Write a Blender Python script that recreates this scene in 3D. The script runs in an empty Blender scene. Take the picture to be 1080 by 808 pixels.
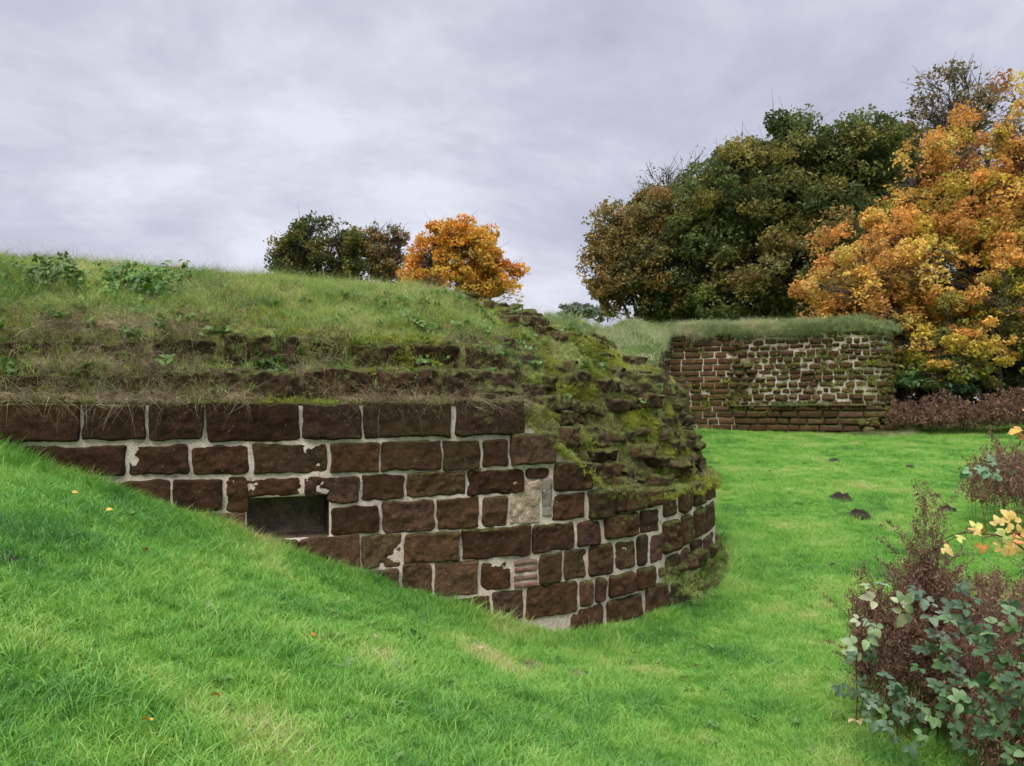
import bpy, math
import numpy as np
from mathutils import Vector
R = math.radians
rng = np.random.default_rng(7)
scene = bpy.context.scene
COL = scene.collection
EYE = 2.4; F = 810.0; CX = 540.0; HY = 435.0      # eye height, focal length and horizon measured in the photograph's pixels

# ------------------------------------------------------------------ noise
def _h(ix, iy, iz, s):
    n = (ix * 374761393 + iy * 668265263 + iz * 2147483647 + s * 1274126177) & 0xffffffff
    n = ((n ^ (n >> 13)) * 1274126177) & 0xffffffff
    n = (n ^ (n >> 16)) & 0xffffffff
    n = (n * 2246822519) & 0xffffffff
    return ((n ^ (n >> 15)) & 0xffff) / 65535.0
def vnoise(x, y, z=0.0, seed=0):
    x, y, z = np.broadcast_arrays(np.asarray(x, float), np.asarray(y, float), np.asarray(z, float))
    ix, iy, iz = np.floor(x).astype(np.int64), np.floor(y).astype(np.int64), np.floor(z).astype(np.int64)
    fx, fy, fz = x - ix, y - iy, z - iz
    fx, fy, fz = [f * f * (3 - 2 * f) for f in (fx, fy, fz)]
    r = 0
    for a in (0, 1):
        for b in (0, 1):
            for c in (0, 1):
                w = (fx if a else 1 - fx) * (fy if b else 1 - fy) * (fz if c else 1 - fz)
                r = r + w * _h(ix + a, iy + b, iz + c, seed)
    return r * 2 - 1
def fbm(x, y, z=0.0, o=4, seed=0):
    r = 0; a = 1.0; t = 0
    for i in range(o):
        r = r + a * vnoise(np.asarray(x) * 2**i, np.asarray(y) * 2**i, np.asarray(z) * 2**i, seed + i * 17); t += a; a *= .5
    return r / t
def sstep(x, a, b):
    t = np.clip((x - a) / (b - a), 0, 1); return t * t * (3 - 2 * t)
def smax(a, b, k): 
    h = np.clip(.5 + .5 * (a - b) / k, 0, 1); return b + (a - b) * h + k * h * (1 - h)
def smin(a, b, k): return -smax(-a, -b, k)

# ------------------------------------------------------------------ meshes
def link(name, me, mat=None, parent=None):
    o = bpy.data.objects.new(name, me); COL.objects.link(o)
    if mat: me.materials.append(mat)
    if parent: o.parent = parent
    return o
def np_mesh(name, V, Fc, smooth=True, attrs=None):
    V = np.ascontiguousarray(V, np.float32); me = bpy.data.meshes.new(name)
    groups = Fc if isinstance(Fc, list) else [Fc]
    groups = [np.asarray(g, np.int32) for g in groups if len(g)]
    me.vertices.add(len(V)); me.vertices.foreach_set('co', V.ravel())
    nl = sum(g.size for g in groups); nf = sum(len(g) for g in groups)
    me.loops.add(nl); me.polygons.add(nf)
    me.loops.foreach_set('vertex_index', np.concatenate([g.ravel() for g in groups]))
    st = []; tot = 0
    for g in groups:
        st.append(tot + np.arange(len(g)) * g.shape[1]); tot += g.size
    me.polygons.foreach_set('loop_start', np.concatenate(st).astype(np.int32))
    me.update(calc_edges=True); me.validate()
    me.polygons.foreach_set('use_smooth', np.full(len(me.polygons), smooth))
    for k, v in (attrs or {}).items():
        v = np.asarray(v, np.float32)
        if v.ndim == 1:
            at = me.attributes.new(k, 'FLOAT', 'POINT'); at.data.foreach_set('value', v)
        elif v.shape[1] == 3:
            at = me.attributes.new(k, 'FLOAT_VECTOR', 'POINT'); at.data.foreach_set('vector', v.ravel())
    me.update(); return me
def grid_faces(n, m, off=0):        # n rows of m verts
    i = np.arange(n - 1)[:, None] * m + np.arange(m - 1)[None, :] + off
    return np.stack([i, i + 1, i + m + 1, i + m], -1).reshape(-1, 4)
class Acc:                          # gathers pieces of one mesh
    def __init__(s): s.v = []; s.f4 = []; s.f3 = []; s.n = 0; s.a = {}
    def add(s, V, Fc, **at):
        V = np.asarray(V, float); Fc = np.asarray(Fc) + s.n
        s.v.append(V); (s.f4 if Fc.shape[1] == 4 else s.f3).append(Fc); s.n += len(V)
        for k, v in at.items():
            v = np.asarray(v, float)
            if v.ndim == 0: v = np.full(len(V), float(v))
            elif v.ndim == 1 and len(v) == 3 and len(V) != 3: v = np.tile(v, (len(V), 1))
            s.a.setdefault(k, []).append(v)
    def mesh(s, name, smooth=True):
        g = []
        if s.f4: g.append(np.concatenate(s.f4))
        if s.f3: g.append(np.concatenate(s.f3))
        return np_mesh(name, np.concatenate(s.v), g, smooth, {k: np.concatenate(v) for k, v in s.a.items()})
def tag(o, label=None, cat=None, group=None, kind=None):
    if label: o['label'] = label
    if cat: o['category'] = cat
    if group: o['group'] = group
    if kind: o['kind'] = kind
    return o
def empty(name, loc, label, cat, group=None):
    o = bpy.data.objects.new(name, None); COL.objects.link(o); o.location = loc; o.empty_display_size = .2
    return tag(o, label, cat, group)
def tube(acc, pts, r0, r1, sides=6, **at):
    pts = np.asarray(pts, float); n = len(pts)
    d = np.gradient(pts, axis=0); d /= np.linalg.norm(d, axis=1)[:, None] + 1e-9
    ref = np.where(np.abs(d[:, 2:3]) > .9, [[1., 0, 0]], [[0, 0, 1.]])
    u = np.cross(d, ref); u /= np.linalg.norm(u, axis=1)[:, None] + 1e-9; w = np.cross(d, u)
    rr = np.linspace(r0, r1, n) if np.isscalar(r0) else np.asarray(r0)
    a = np.arange(sides) / sides * 2 * np.pi
    V = pts[:, None] + rr[:, None, None] * (np.cos(a)[None, :, None] * u[:, None] + np.sin(a)[None, :, None] * w[:, None])
    i = np.arange(n - 1)[:, None] * sides; j = np.arange(sides)[None, :]; k = (j + 1) % sides
    Fc = np.stack([i + j, i + k, i + sides + k, i + sides + j], -1).reshape(-1, 4)
    acc.add(V.reshape(-1, 3), Fc, **at)
def pix(px, py, Y):                 # a measured point of the photograph at a chosen real distance
    return np.array([(px - CX) / F * Y, Y, EYE + (HY - py) / F * Y])

# ------------------------------------------------------------------ materials
def new_mat(name):
    m = bpy.data.materials.new(name); m.use_nodes = True; nt = m.node_tree; nt.nodes.clear()
    return m, nt
class NB:
    def __init__(s, nt): s.nt = nt
    def n(s, t, **kw):
        nd = s.nt.nodes.new(t)
        for k, v in kw.items(): setattr(nd, k, v)
        return nd
    def inp(s, sock, v):
        if isinstance(v, bpy.types.NodeSocket): s.nt.links.new(v, sock)
        elif v is not None:
            if sock.type == 'RGBA' and len(v) == 3: v = (*v, 1)
            sock.default_value = v
    def noise(s, scale, vec=None, detail=4, rough=.6, dist=0):
        nd = s.n('ShaderNodeTexNoise'); nd.inputs['Scale'].default_value = scale; nd.inputs['Detail'].default_value = detail
        nd.inputs['Roughness'].default_value = rough; nd.inputs['Distortion'].default_value = dist
        if vec is not None: s.inp(nd.inputs['Vector'], vec)
        return nd.outputs['Fac']
    def pos(s): return s.n('ShaderNodeNewGeometry').outputs['Position']
    def attr(s, name, out='Fac'):
        nd = s.n('ShaderNodeAttribute', attribute_name=name); return nd.outputs[out]
    def math(s, op, a, b=None, c=None, clamp=False):
        nd = s.n('ShaderNodeMath', operation=op, use_clamp=clamp); s.inp(nd.inputs[0], a)
        if b is not None: s.inp(nd.inputs[1], b)
        if c is not None: s.inp(nd.inputs[2], c)
        return nd.outputs[0]
    def map(s, v, a, b, c=0., d=1.):
        nd = s.n('ShaderNodeMapRange', interpolation_type='SMOOTHSTEP'); s.inp(nd.inputs[0], v)
        for i, q in enumerate((a, b, c, d)): s.inp(nd.inputs[i + 1], q)
        return nd.outputs[0]
    def mix(s, f, a, b, bt='MIX'):
        nd = s.n('ShaderNodeMix', data_type='RGBA', blend_type=bt); s.inp(nd.inputs[0], f); s.inp(nd.inputs[6], a); s.inp(nd.inputs[7], b)
        return nd.outputs[2]
    def ramp(s, f, stops):
        nd = s.n('ShaderNodeValToRGB'); e = nd.color_ramp.elements
        for i, (p, c) in enumerate(stops):
            el = e[i] if i < 2 else e.new(p)
            el.position = p; el.color = (*c, 1)
        s.inp(nd.inputs[0], f); return nd.outputs[0]
    def bump(s, h, strength=.5, dist=.02, normal=None):
        nd = s.n('ShaderNodeBump'); nd.inputs['Strength'].default_value = strength; nd.inputs['Distance'].default_value = dist
        s.inp(nd.inputs['Height'], h)
        if normal is not None: s.inp(nd.inputs['Normal'], normal)
        return nd.outputs[0]
    def out(s, sh): s.nt.links.new(sh, s.n('ShaderNodeOutputMaterial').inputs[0])
    def principled(s, col, rough=.9, normal=None, spec=.3):
        p = s.n('ShaderNodeBsdfPrincipled'); s.inp(p.inputs['Base Color'], col); s.inp(p.inputs['Roughness'], rough)
        p.inputs['Specular IOR Level'].default_value = spec
        if normal is not None: s.inp(p.inputs['Normal'], normal)
        return p.outputs[0]
    def upness(s):
        g = s.n('ShaderNodeNewGeometry'); x = s.n('ShaderNodeSeparateXYZ'); s.inp(x.inputs[0], g.outputs['Normal']); return x.outputs[2]

def stone_material(name, moss_bias=0.):
    m, nt = new_mat(name); b = NB(nt); P = b.pos()
    base = b.attr('scol', 'Color')
    n1 = b.noise(7, P, 6, .65); n2 = b.noise(30, P, 7, .78); n3 = b.noise(140, P, 3, .6)
    c = b.mix(b.map(n1, .3, .7), b.mix(1., base, (.55, .52, .5), 'MULTIPLY'), b.mix(1., base, (1.35, 1.25, 1.2), 'MULTIPLY'))
    c = b.mix(b.map(n2, .54, .70, 0., .8), c, b.mix(1., base, (2.6, 2.5, 2.4), 'MULTIPLY'))
    c = b.mix(b.map(n2, .30, .46, .8, 0.), c, (.012, .009, .008))
    c = b.mix(b.map(n3, .52, .68, 0., .55), c, b.mix(1., base, (2.6, 2.6, 2.5), 'MULTIPLY'))
    c = b.mix(b.map(n3, .34, .46, .6, 0.), c, (.014, .010, .008))
    # pale lichen specks
    vo = b.n('ShaderNodeTexVoronoi'); b.inp(vo.inputs['Vector'], P); vo.inputs['Scale'].default_value = 26
    sp = b.math('MULTIPLY', b.map(vo.outputs['Distance'], .10, .16, 1., 0.), b.map(b.noise(5, P), .56, .62))
    c = b.mix(sp, c, (.30, .30, .25))
    up = b.upness()
    mo = b.math('ADD', b.math('MULTIPLY', up, .9), b.attr('moss'))
    mo = b.math('ADD', mo, b.math('MULTIPLY', b.math('SUBTRACT', b.noise(4.5, P, 6, .7), .5), 2.4))
    mo = b.map(b.math('ADD', mo, moss_bias), .45, .95)
    mcol = b.ramp(b.noise(22, P, 5, .7), [(.28, (.03, .034, .012)), (.5, (.12, .13, .034)), (.72, (.30, .31, .08))])
    c = b.mix(mo, c, mcol)
    h = b.math('ADD', b.math('MULTIPLY', n2, .6), b.math('MULTIPLY', n3, .4))
    h = b.math('ADD', h, b.math('MULTIPLY', b.noise(70, P, 4, .8), b.math('MULTIPLY', mo, .6)))
    b.out(b.principled(c, .93, b.bump(b.noise(95, P, 4, .75), .8, .02, b.bump(h, 1., .04)), .2)); return m
def mortar_material():
    m, nt = new_mat('lime_mortar'); b = NB(nt); P = b.pos()
    n = b.noise(9, P, 6, .7); n2 = b.noise(60, P, 5, .7)
    c = b.ramp(n, [(.28, (.26, .19, .14)), (.42, (.64, .52, .42)), (.72, (.84, .73, .61))])
    c = b.mix(b.map(n2, .3, .5, .7, 0.), c, (.14, .115, .09))
    c = b.mix(b.map(b.noise(3.1, P, 5, .7), .55, .70, 0., .65), c, (.16, .12, .09))
    c = b.mix(b.map(b.math('ADD', b.attr('moss'), b.math('MULTIPLY', b.noise(5, P, 5, .7), 1.)), .75, 1.15), c, (.05, .052, .014))
    b.out(b.principled(c, .95, b.bump(n2, .8, .02), .2)); return m
def earth_material():               # turf roots, moss and soil over the broken core
    m, nt = new_mat('mossy_rubble_and_turf'); b = NB(nt); P = b.pos()
    n = b.noise(1.6, P, 6, .7); n2 = b.noise(14, P, 6, .75); n3 = b.noise(60, P, 4, .7)
    soil = b.ramp(n2, [(.3, (.014, .011, .007)), (.5, (.075, .058, .030)), (.7, (.26, .21, .11))])
    moss = b.ramp(n2, [(.28, (.03, .036, .012)), (.5, (.15, .17, .038)), (.7, (.38, .40, .09))])
    grass = b.ramp(n2, [(.25, (.03, .05, .012)), (.55, (.09, .15, .03)), (.8, (.2, .26, .07))])
    c = b.mix(b.map(b.math('ADD', b.math('ADD', b.math('MULTIPLY', n, .5), b.math('MULTIPLY', b.noise(6, P, 5, .7), .5)), b.attr('moss')), .44, .56), soil, moss)
    c = b.mix(b.attr('turf'), c, grass)
    h = b.math('ADD', b.math('MULTIPLY', n2, .7), b.math('MULTIPLY', n3, .3))
    b.out(b.principled(c, .95, b.bump(h, 1., .05), .2)); return m
def lawn_material():
    m, nt = new_mat('lawn_turf'); b = NB(nt); P = b.pos()
    n = b.noise(.55, P, 5, .65); n2 = b.noise(16, P, 6, .75); n3 = b.noise(4.5, P, 5, .7)
    c = b.ramp(n3, [(.3, (.06, .18, .015)), (.5, (.12, .29, .03)), (.7, (.20, .37, .05))])
    c = b.mix(b.map(n2, .3, .55, .75, 0.), c, (.02, .06, .008))
    c = b.mix(b.map(n, .55, .75, 0., .55), c, (.16, .30, .04))
    b.out(b.principled(c, .9, b.bump(n2, 1., .05), .15)); return m
def blade_material(name, stops, patch=.35, pscale=.7, trans=.35, gloss=.10):
    m, nt = new_mat(name); b = NB(nt); P = b.pos()
    oi = b.n('ShaderNodeObjectInfo').outputs['Random']
    f = b.math('ADD', b.math('MULTIPLY', b.attr('bc'), .45), b.math('MULTIPLY', oi, .2))
    f = b.math('ADD', f, b.math('MULTIPLY', b.math('SUBTRACT', b.noise(pscale, P, 5, .65), .5), patch * 4))
    f = b.math('ADD', f, .17)
    c = b.ramp(f, stops)
    d = b.n('ShaderNodeBsdfDiffuse'); b.inp(d.inputs[0], c)
    t = b.n('ShaderNodeBsdfTranslucent'); b.inp(t.inputs[0], c)
    g = b.n('ShaderNodeBsdfGlossy'); g.inputs['Roughness'].default_value = .45; g.inputs[0].default_value = (.9, 1, .95, 1)
    m1 = b.n('ShaderNodeMixShader'); m1.inputs[0].default_value = trans; nt.links.new(d.outputs[0], m1.inputs[1]); nt.links.new(t.outputs[0], m1.inputs[2])
    m2 = b.n('ShaderNodeMixShader'); m2.inputs[0].default_value = gloss; nt.links.new(m1.outputs[0], m2.inputs[1]); nt.links.new(g.outputs[0], m2.inputs[2])
    b.out(m2.outputs[0]); return m
def leaf_material(name, trans=.35, gloss=.02, rough=.5):
    m, nt = new_mat(name); b = NB(nt)
    c = b.attr('lcol', 'Color')
    d = b.n('ShaderNodeBsdfDiffuse'); b.inp(d.inputs[0], c)
    t = b.n('ShaderNodeBsdfTranslucent'); b.inp(t.inputs[0], c)
    g = b.n('ShaderNodeBsdfGlossy'); g.inputs['Roughness'].default_value = rough
    m1 = b.n('ShaderNodeMixShader'); m1.inputs[0].default_value = trans; nt.links.new(d.outputs[0], m1.inputs[1]); nt.links.new(t.outputs[0], m1.inputs[2])
    m2 = b.n('ShaderNodeMixShader'); m2.inputs[0].default_value = gloss; nt.links.new(m1.outputs[0], m2.inputs[1]); nt.links.new(g.outputs[0], m2.inputs[2])
    b.out(m2.outputs[0]); return m
def plain(name, c1, c2, scale=8, rough=.9, bump=.5, dist=.02):
    m, nt = new_mat(name); b = NB(nt); P = b.pos(); n = b.noise(scale, P, 6, .7)
    b.out(b.principled(b.ramp(n, [(.3, c1), (.7, c2)]), rough, b.bump(n, bump, dist), .25)); return m

M_STONE = stone_material('red_sandstone'); M_MORTAR = mortar_material(); M_EARTH = earth_material(); M_LAWN = lawn_material()
M_BARK = plain('bark', (.03, .024, .018), (.10, .085, .065), 14)
M_LEAF = leaf_material('tree_leaves'); M_BLEAF = leaf_material('bramble_leaf', .25, .035, .45)
M_SOIL = plain('dark_soil', (.012, .008, .006), (.06, .042, .03), 30, bump=1, dist=.03)
M_CANE2 = plain('green_stem', (.05, .09, .03), (.12, .16, .06), 20)
M_CANE = plain('reddish_cane', (.07, .02, .018), (.16, .06, .04), 30)
M_LAWNBLADE = blade_material('lawn_grass', [(0, (.05, .18, .03)), (.28, (.14, .37, .045)), (.52, (.26, .52, .075)), (.78, (.42, .58, .12)), (1, (.66, .56, .28))], .55, .8, .4, .04)
M_LONG = blade_material('long_grass', [(0, (.06, .13, .02)), (.3, (.15, .28, .04)), (.5, (.30, .42, .08)), (.75, (.52, .54, .17)), (1, (.68, .58, .30))], .42, 1.1, .35, .03)
M_STRAW = blade_material('dry_grass', [(0, (.05, .038, .018)), (.3, (.16, .125, .06)), (.55, (.42, .34, .19)), (1, (.80, .68, .44))], .25, 2., .2, .02)
M_MOSS = blade_material('moss', [(0, (.045, .055, .014)), (.3, (.14, .165, .032)), (.6, (.34, .38, .06)), (1, (.64, .66, .12))], .35, 1.6, .3, .0)
M_PALE = blade_material('pale_tussock_grass', [(0, (.09, .14, .04)), (.35, (.20, .27, .09)), (.6, (.36, .40, .18)), (1, (.62, .54, .34))], .5, .8, .35, .02)

# ------------------------------------------------------------------ plan of the bastion wall (relative heights are to the eye)
A0 = R(22.5); D0 = np.array([math.cos(A0), math.sin(A0)]); P0 = np.array([-4., 6.]); S1 = 3.93; RAD = 5.73
PT = P0 + D0 * S1; CEN = PT + RAD * np.array([-math.sin(A0), math.cos(A0)])
SEND = S1 + RAD * R(108)
def path1(s):
    s = np.asarray(s, float); th = A0 + np.maximum(s - S1, 0) / RAD
    n = np.stack([-np.sin(th), np.cos(th)], -1)
    line = P0 + s[..., None] * D0
    arc = CEN - RAD * n
    return np.where((s > S1)[..., None], arc, line), n
def on1(s, t, z):                   # point at path length s, inset t, height z rel. to eye
    p, n = path1(s); q = p + n * np.asarray(t)[..., None]
    return np.concatenate([q, (np.asarray(z, float) + EYE + np.zeros(q.shape[:-1]))[..., None]], -1)
_ss = np.linspace(-2, S1 + RAD * R(75), 3000); _pp, _ = path1(_ss); _px = CX + F * _pp[:, 0] / _pp[:, 1]
_k = np.maximum.accumulate(_px); _mx = int(np.argmax(_px))
def s_of(px): return float(np.interp(px, _px[:_mx], _ss[:_mx]))
def z_of(px, py):
    p, _ = path1(np.array(s_of(px))); return (HY - py) / F * p[1]

def G(x, y):                        # lawn and bank, rel. to eye
    x = np.asarray(x, float); y = np.asarray(y, float)
    pl = -1.58 - .433 * x - .077 * y
    pl = smin(pl, 1.2 + 0 * x, .8)
    ln = -2.38 + .0874 * np.clip(y - 9, 0, 21) + .01 * np.clip(y - 30, 0, 100)
    ln = np.where(y > 8, ln, -2.38) + .22 * sstep(x, 9, 30) 
    g = smax(pl, ln, .35)
    return g + .02 * fbm(x * .8, y * .8, o=3, seed=3) + .012 * fbm(x * 5, y * 5, o=2, seed=9)
def crest(s):
    return np.interp(s, [-8, 0, 2, 3.2, 4.4, 5.5, 7, 9, 12], [1.68, 1.70, 1.67, 1.62, 1.66, 1.66, 1.46, 1.20, 1.1])
STR = np.array([(0, -3), (0, .08), (.13, .11), (.16, .38), (.30, .42), (.36, .70), (.60, .86), (1.5, 1.30), (3.0, 1.9), (4.6, 1.85)])
MID = np.array([(0, -3), (0, -.28), (.16, -.24), (.22, .05), (.36, .12), (.48, .40), (.80, .66), (1.6, 1.05), (3.0, 1.6), (4.6, 1.6)])
DRM = np.array([(0, -3), (0, -.95), (.20, -.90), (.36, -.35), (.52, 0.0), (.58, .33), (.84, .60), (1.6, .92), (3.0, 1.2), (4.6, 1.3)])
def profile(s):
    k = [-8., 4.15, 4.75, 5.55, 99.]; ps = [STR, STR, MID, DRM, DRM]
    out = np.zeros((10, 2))
    for c in range(2):
        for r in range(10): out[r, c] = np.interp(s, k, [p[r, c] for p in ps])
    # the broken ledge of the rounded end climbs and dips
    if s > 5: out[1:3, 1] += .07 * vnoise(s * 2.1, 0, seed=4)
    out[8, 1] = crest(s); out[9, 1] = crest(s) - .05
    out[7, 1] = .42 * out[6, 1] + .58 * crest(s) - .02
    return out
def uppt(s, u):                     # (t,z) on the upper profile at fraction u in 0..1 of points 1..9
    p = profile(s)[1:]; d = np.r_[0, np.cumsum(np.hypot(*np.diff(p, axis=0).T))]; d /= d[-1]
    return np.interp(u, d, p[:, 0]), np.interp(u, d, p[:, 1])
def inset_at(s, z):
    p = profile(s)[:9]; return float(np.interp(z, p[:, 1] + np.arange(9) * 1e-5, p[:, 0]))

NX0, NX1 = s_of(260), s_of(347); NZ0, NZ1 = z_of(300, 568), z_of(300, 524)

# ------------------------------------------------------------------ stones
def stone(acc, s0, s1, z0, z1, depth, place, res=.014, rc=.045, edge=.04, rough=.012, col=(.08, .04, .03), moss=0., seed=0, tin=0., tilt=.01, wob=.012):
    w, h = (s1 - s0) / 2, (z1 - z0) / 2
    if w < .01 or h < .01: return
    nx = max(7, int(2 * w / res) + 1); ny = max(6, int(2 * h / res) + 1)
    a, c = np.meshgrid(np.linspace(-1, 1, nx), np.linspace(-1, 1, ny))
    # bunch samples toward the rim for a crisp arris
    a = np.sign(a) * (1 - (1 - np.abs(a)) ** 1.25); c = np.sign(c) * (1 - (1 - np.abs(c)) ** 1.25)
    x, y = a * w, c * h
    e = np.minimum(w - np.abs(x), h - np.abs(y))
    rc = min(rc, w * .8, h * .8)
    vx, vy = np.maximum(np.abs(x) - (w - rc), 0), np.maximum(np.abs(y) - (h - rc), 0)
    m, l = np.maximum(vx, vy), np.hypot(vx, vy) + 1e-9; k = np.where((vx > 0) & (vy > 0), m / l, 1)
    x2 = np.sign(x) * (np.minimum(np.abs(x), w - rc) + vx * k); y2 = np.sign(y) * (np.minimum(np.abs(y), h - rc) + vy * k)
    off = seed * 3.17
    x2 = x2 + wob * fbm(x2 * 7 + off, y2 * 7, o=3, seed=1); y2 = y2 + wob * fbm(x2 * 7, y2 * 7 + off, o=3, seed=2)
    q = np.clip(e / edge, 0, 1); hh = (depth + .035) * np.sqrt(np.clip(1 - (1 - q) ** 2, 0, 1)) - .035
    r2 = rough * (1.1 * fbm(x2 * 4 + off, y2 * 4 + off, o=2, seed=5) + 1.1 * fbm(x2 * 16 + off, y2 * 16, o=4, seed=6))
    t1, t2 = vnoise(seed * 1.7, 3.3), vnoise(seed * 2.9, 8.1)
    hh = hh + (r2 + tilt * (t1 * a + t2 * c)) * np.clip(q * 1.5, 0, 1)
    S, Z = (s0 + s1) / 2 + x2, (z0 + z1) / 2 + y2
    V = place(S.ravel(), (tin - hh).ravel(), Z.ravel())
    acc.add(V, grid_faces(ny, nx), scol=np.array(col), moss=moss)
def scol(i, lo=.75, hi=1.25):
    r = np.random.default_rng(1000 + i); k = r.uniform(lo, hi); w = r.uniform(-1, 1)
    base = np.array([.094, .048, .022]) if w < .2 else np.array([.098, .064, .029])
    if w > .62: base = np.array([.125, .068, .042])
    return tuple(base * k * np.array([1, 1 + .07 * r.uniform(-1, 1), 1 + .07 * r.uniform(-1, 1)]))

ROWS = [  # x0,x1,ytop,ybot, moss, protrusion   (measured)
 (-60,-5,430,466,.3,.05),(-3,85,430,465,.25,.05),(88,152,431,464,.25,.05),(156,214,430,464,.22,.05),(218,315,429,465,.25,.055),(319,380,429,463,.25,.05),(383,476,427,461,.22,.06),(480,552,425,459,.3,.06),
 (-40,20,474,505,.0,.03),(25,133,471,503,0,.04),(136,199,470,501,0,.03),(203,262,470,501,0,.035),(267,345,468,499,.12,.04),(349,400,467,498,.2,.04),(401,465,465,496,.05,.045),(467,505,464,495,.05,.035),(509,535,463,492,0,.04),(538,584,457,490,.45,.08),
 (70,180,507,541,0,.03),(183,235,505,540,0,.035),(239,318,504,524,.0,.035),(238,261,503,540,.0,.036),(320,378,503,523,.03,.035),(346,379,503,531,.0,.036),(381,426,500,527,0,.04),(428,490,498,524,.05,.04),(492,551,495,522,.05,.04),(553,578,493,504,.0,.03),
 (130,200,544,578,0,.02),(203,258,541,576,-.1,.03),(349,400,534,562,-.1,.035),(403,458,528,561,0,.045),(461,505,525,558,0,.04),(508,535,523,556,0,.045),(582,616,520,548,.1,.04),
 (583,622,487,518,.45,.09),(619,645,515,548,.5,.10),(646,676,512,540,.5,.10),
 (262,314,570,590,.05,.06),(316,379,566,600,-.05,.05),(381,423,563,599,-.05,.04),(426,484,561,593,0,.045),(487,558,556,588,.12,.05),(560,604,552,582,.3,.04),(606,632,548,576,.1,.05),(635,671,541,568,.2,.05),(673,694,536,562,.3,.05),(697,714,548,583,.55,.09),(716,727,543,575,.5,.08),(729,740,536,566,.5,.07),(742,751,530,560,.45,.05),(678,695,514,535,.5,.09),(697,712,514,546,.5,.08),(714,727,512,541,.5,.08),(729,740,508,534,.5,.07),(742,751,506,528,.5,.06),(655,677,513,538,.5,.09),
 (300,368,600,640,0,.02),(370,420,601,640,-.1,.04),(423,456,594,628,-.1,.03),(458,504,592,628,-.1,.04),(507,537,591,622,-.05,.025),(568,592,583,615,0,.04),(594,617,578,611,0,.05),(619,645,573,607,.05,.05),(647,668,569,601,.1,.04),(669,681,563,598,.05,.05),(683,698,562,594,.15,.05),(699,714,585,610,.2,.04),(715,724,578,606,.2,.04),(726,738,569,598,.2,.04),(740,750,563,592,.3,.04),
 (460,517,630,665,-.05,.02),(519,551,623,660,-.05,.03),(554,607,616,650,.1,.04),(609,625,611,640,0,.05),(626,637,608,636,0,.05),(640,667,604,628,0,.05),(669,690,598,622,.1,.05),(692,703,597,612,.1,.04),(705,714,613,632,.1,.04),(716,728,609,630,.2,.04),(730,739,601,626,.2,.04),(741,750,595,622,.3,.03),
 (600,636,638,665,.0,.03),(638,676,629,655,-.02,.04),(679,703,615,645,.1,.04),(704,716,634,655,.3,.04),(718,730,632,655,.3,.04)]
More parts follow.
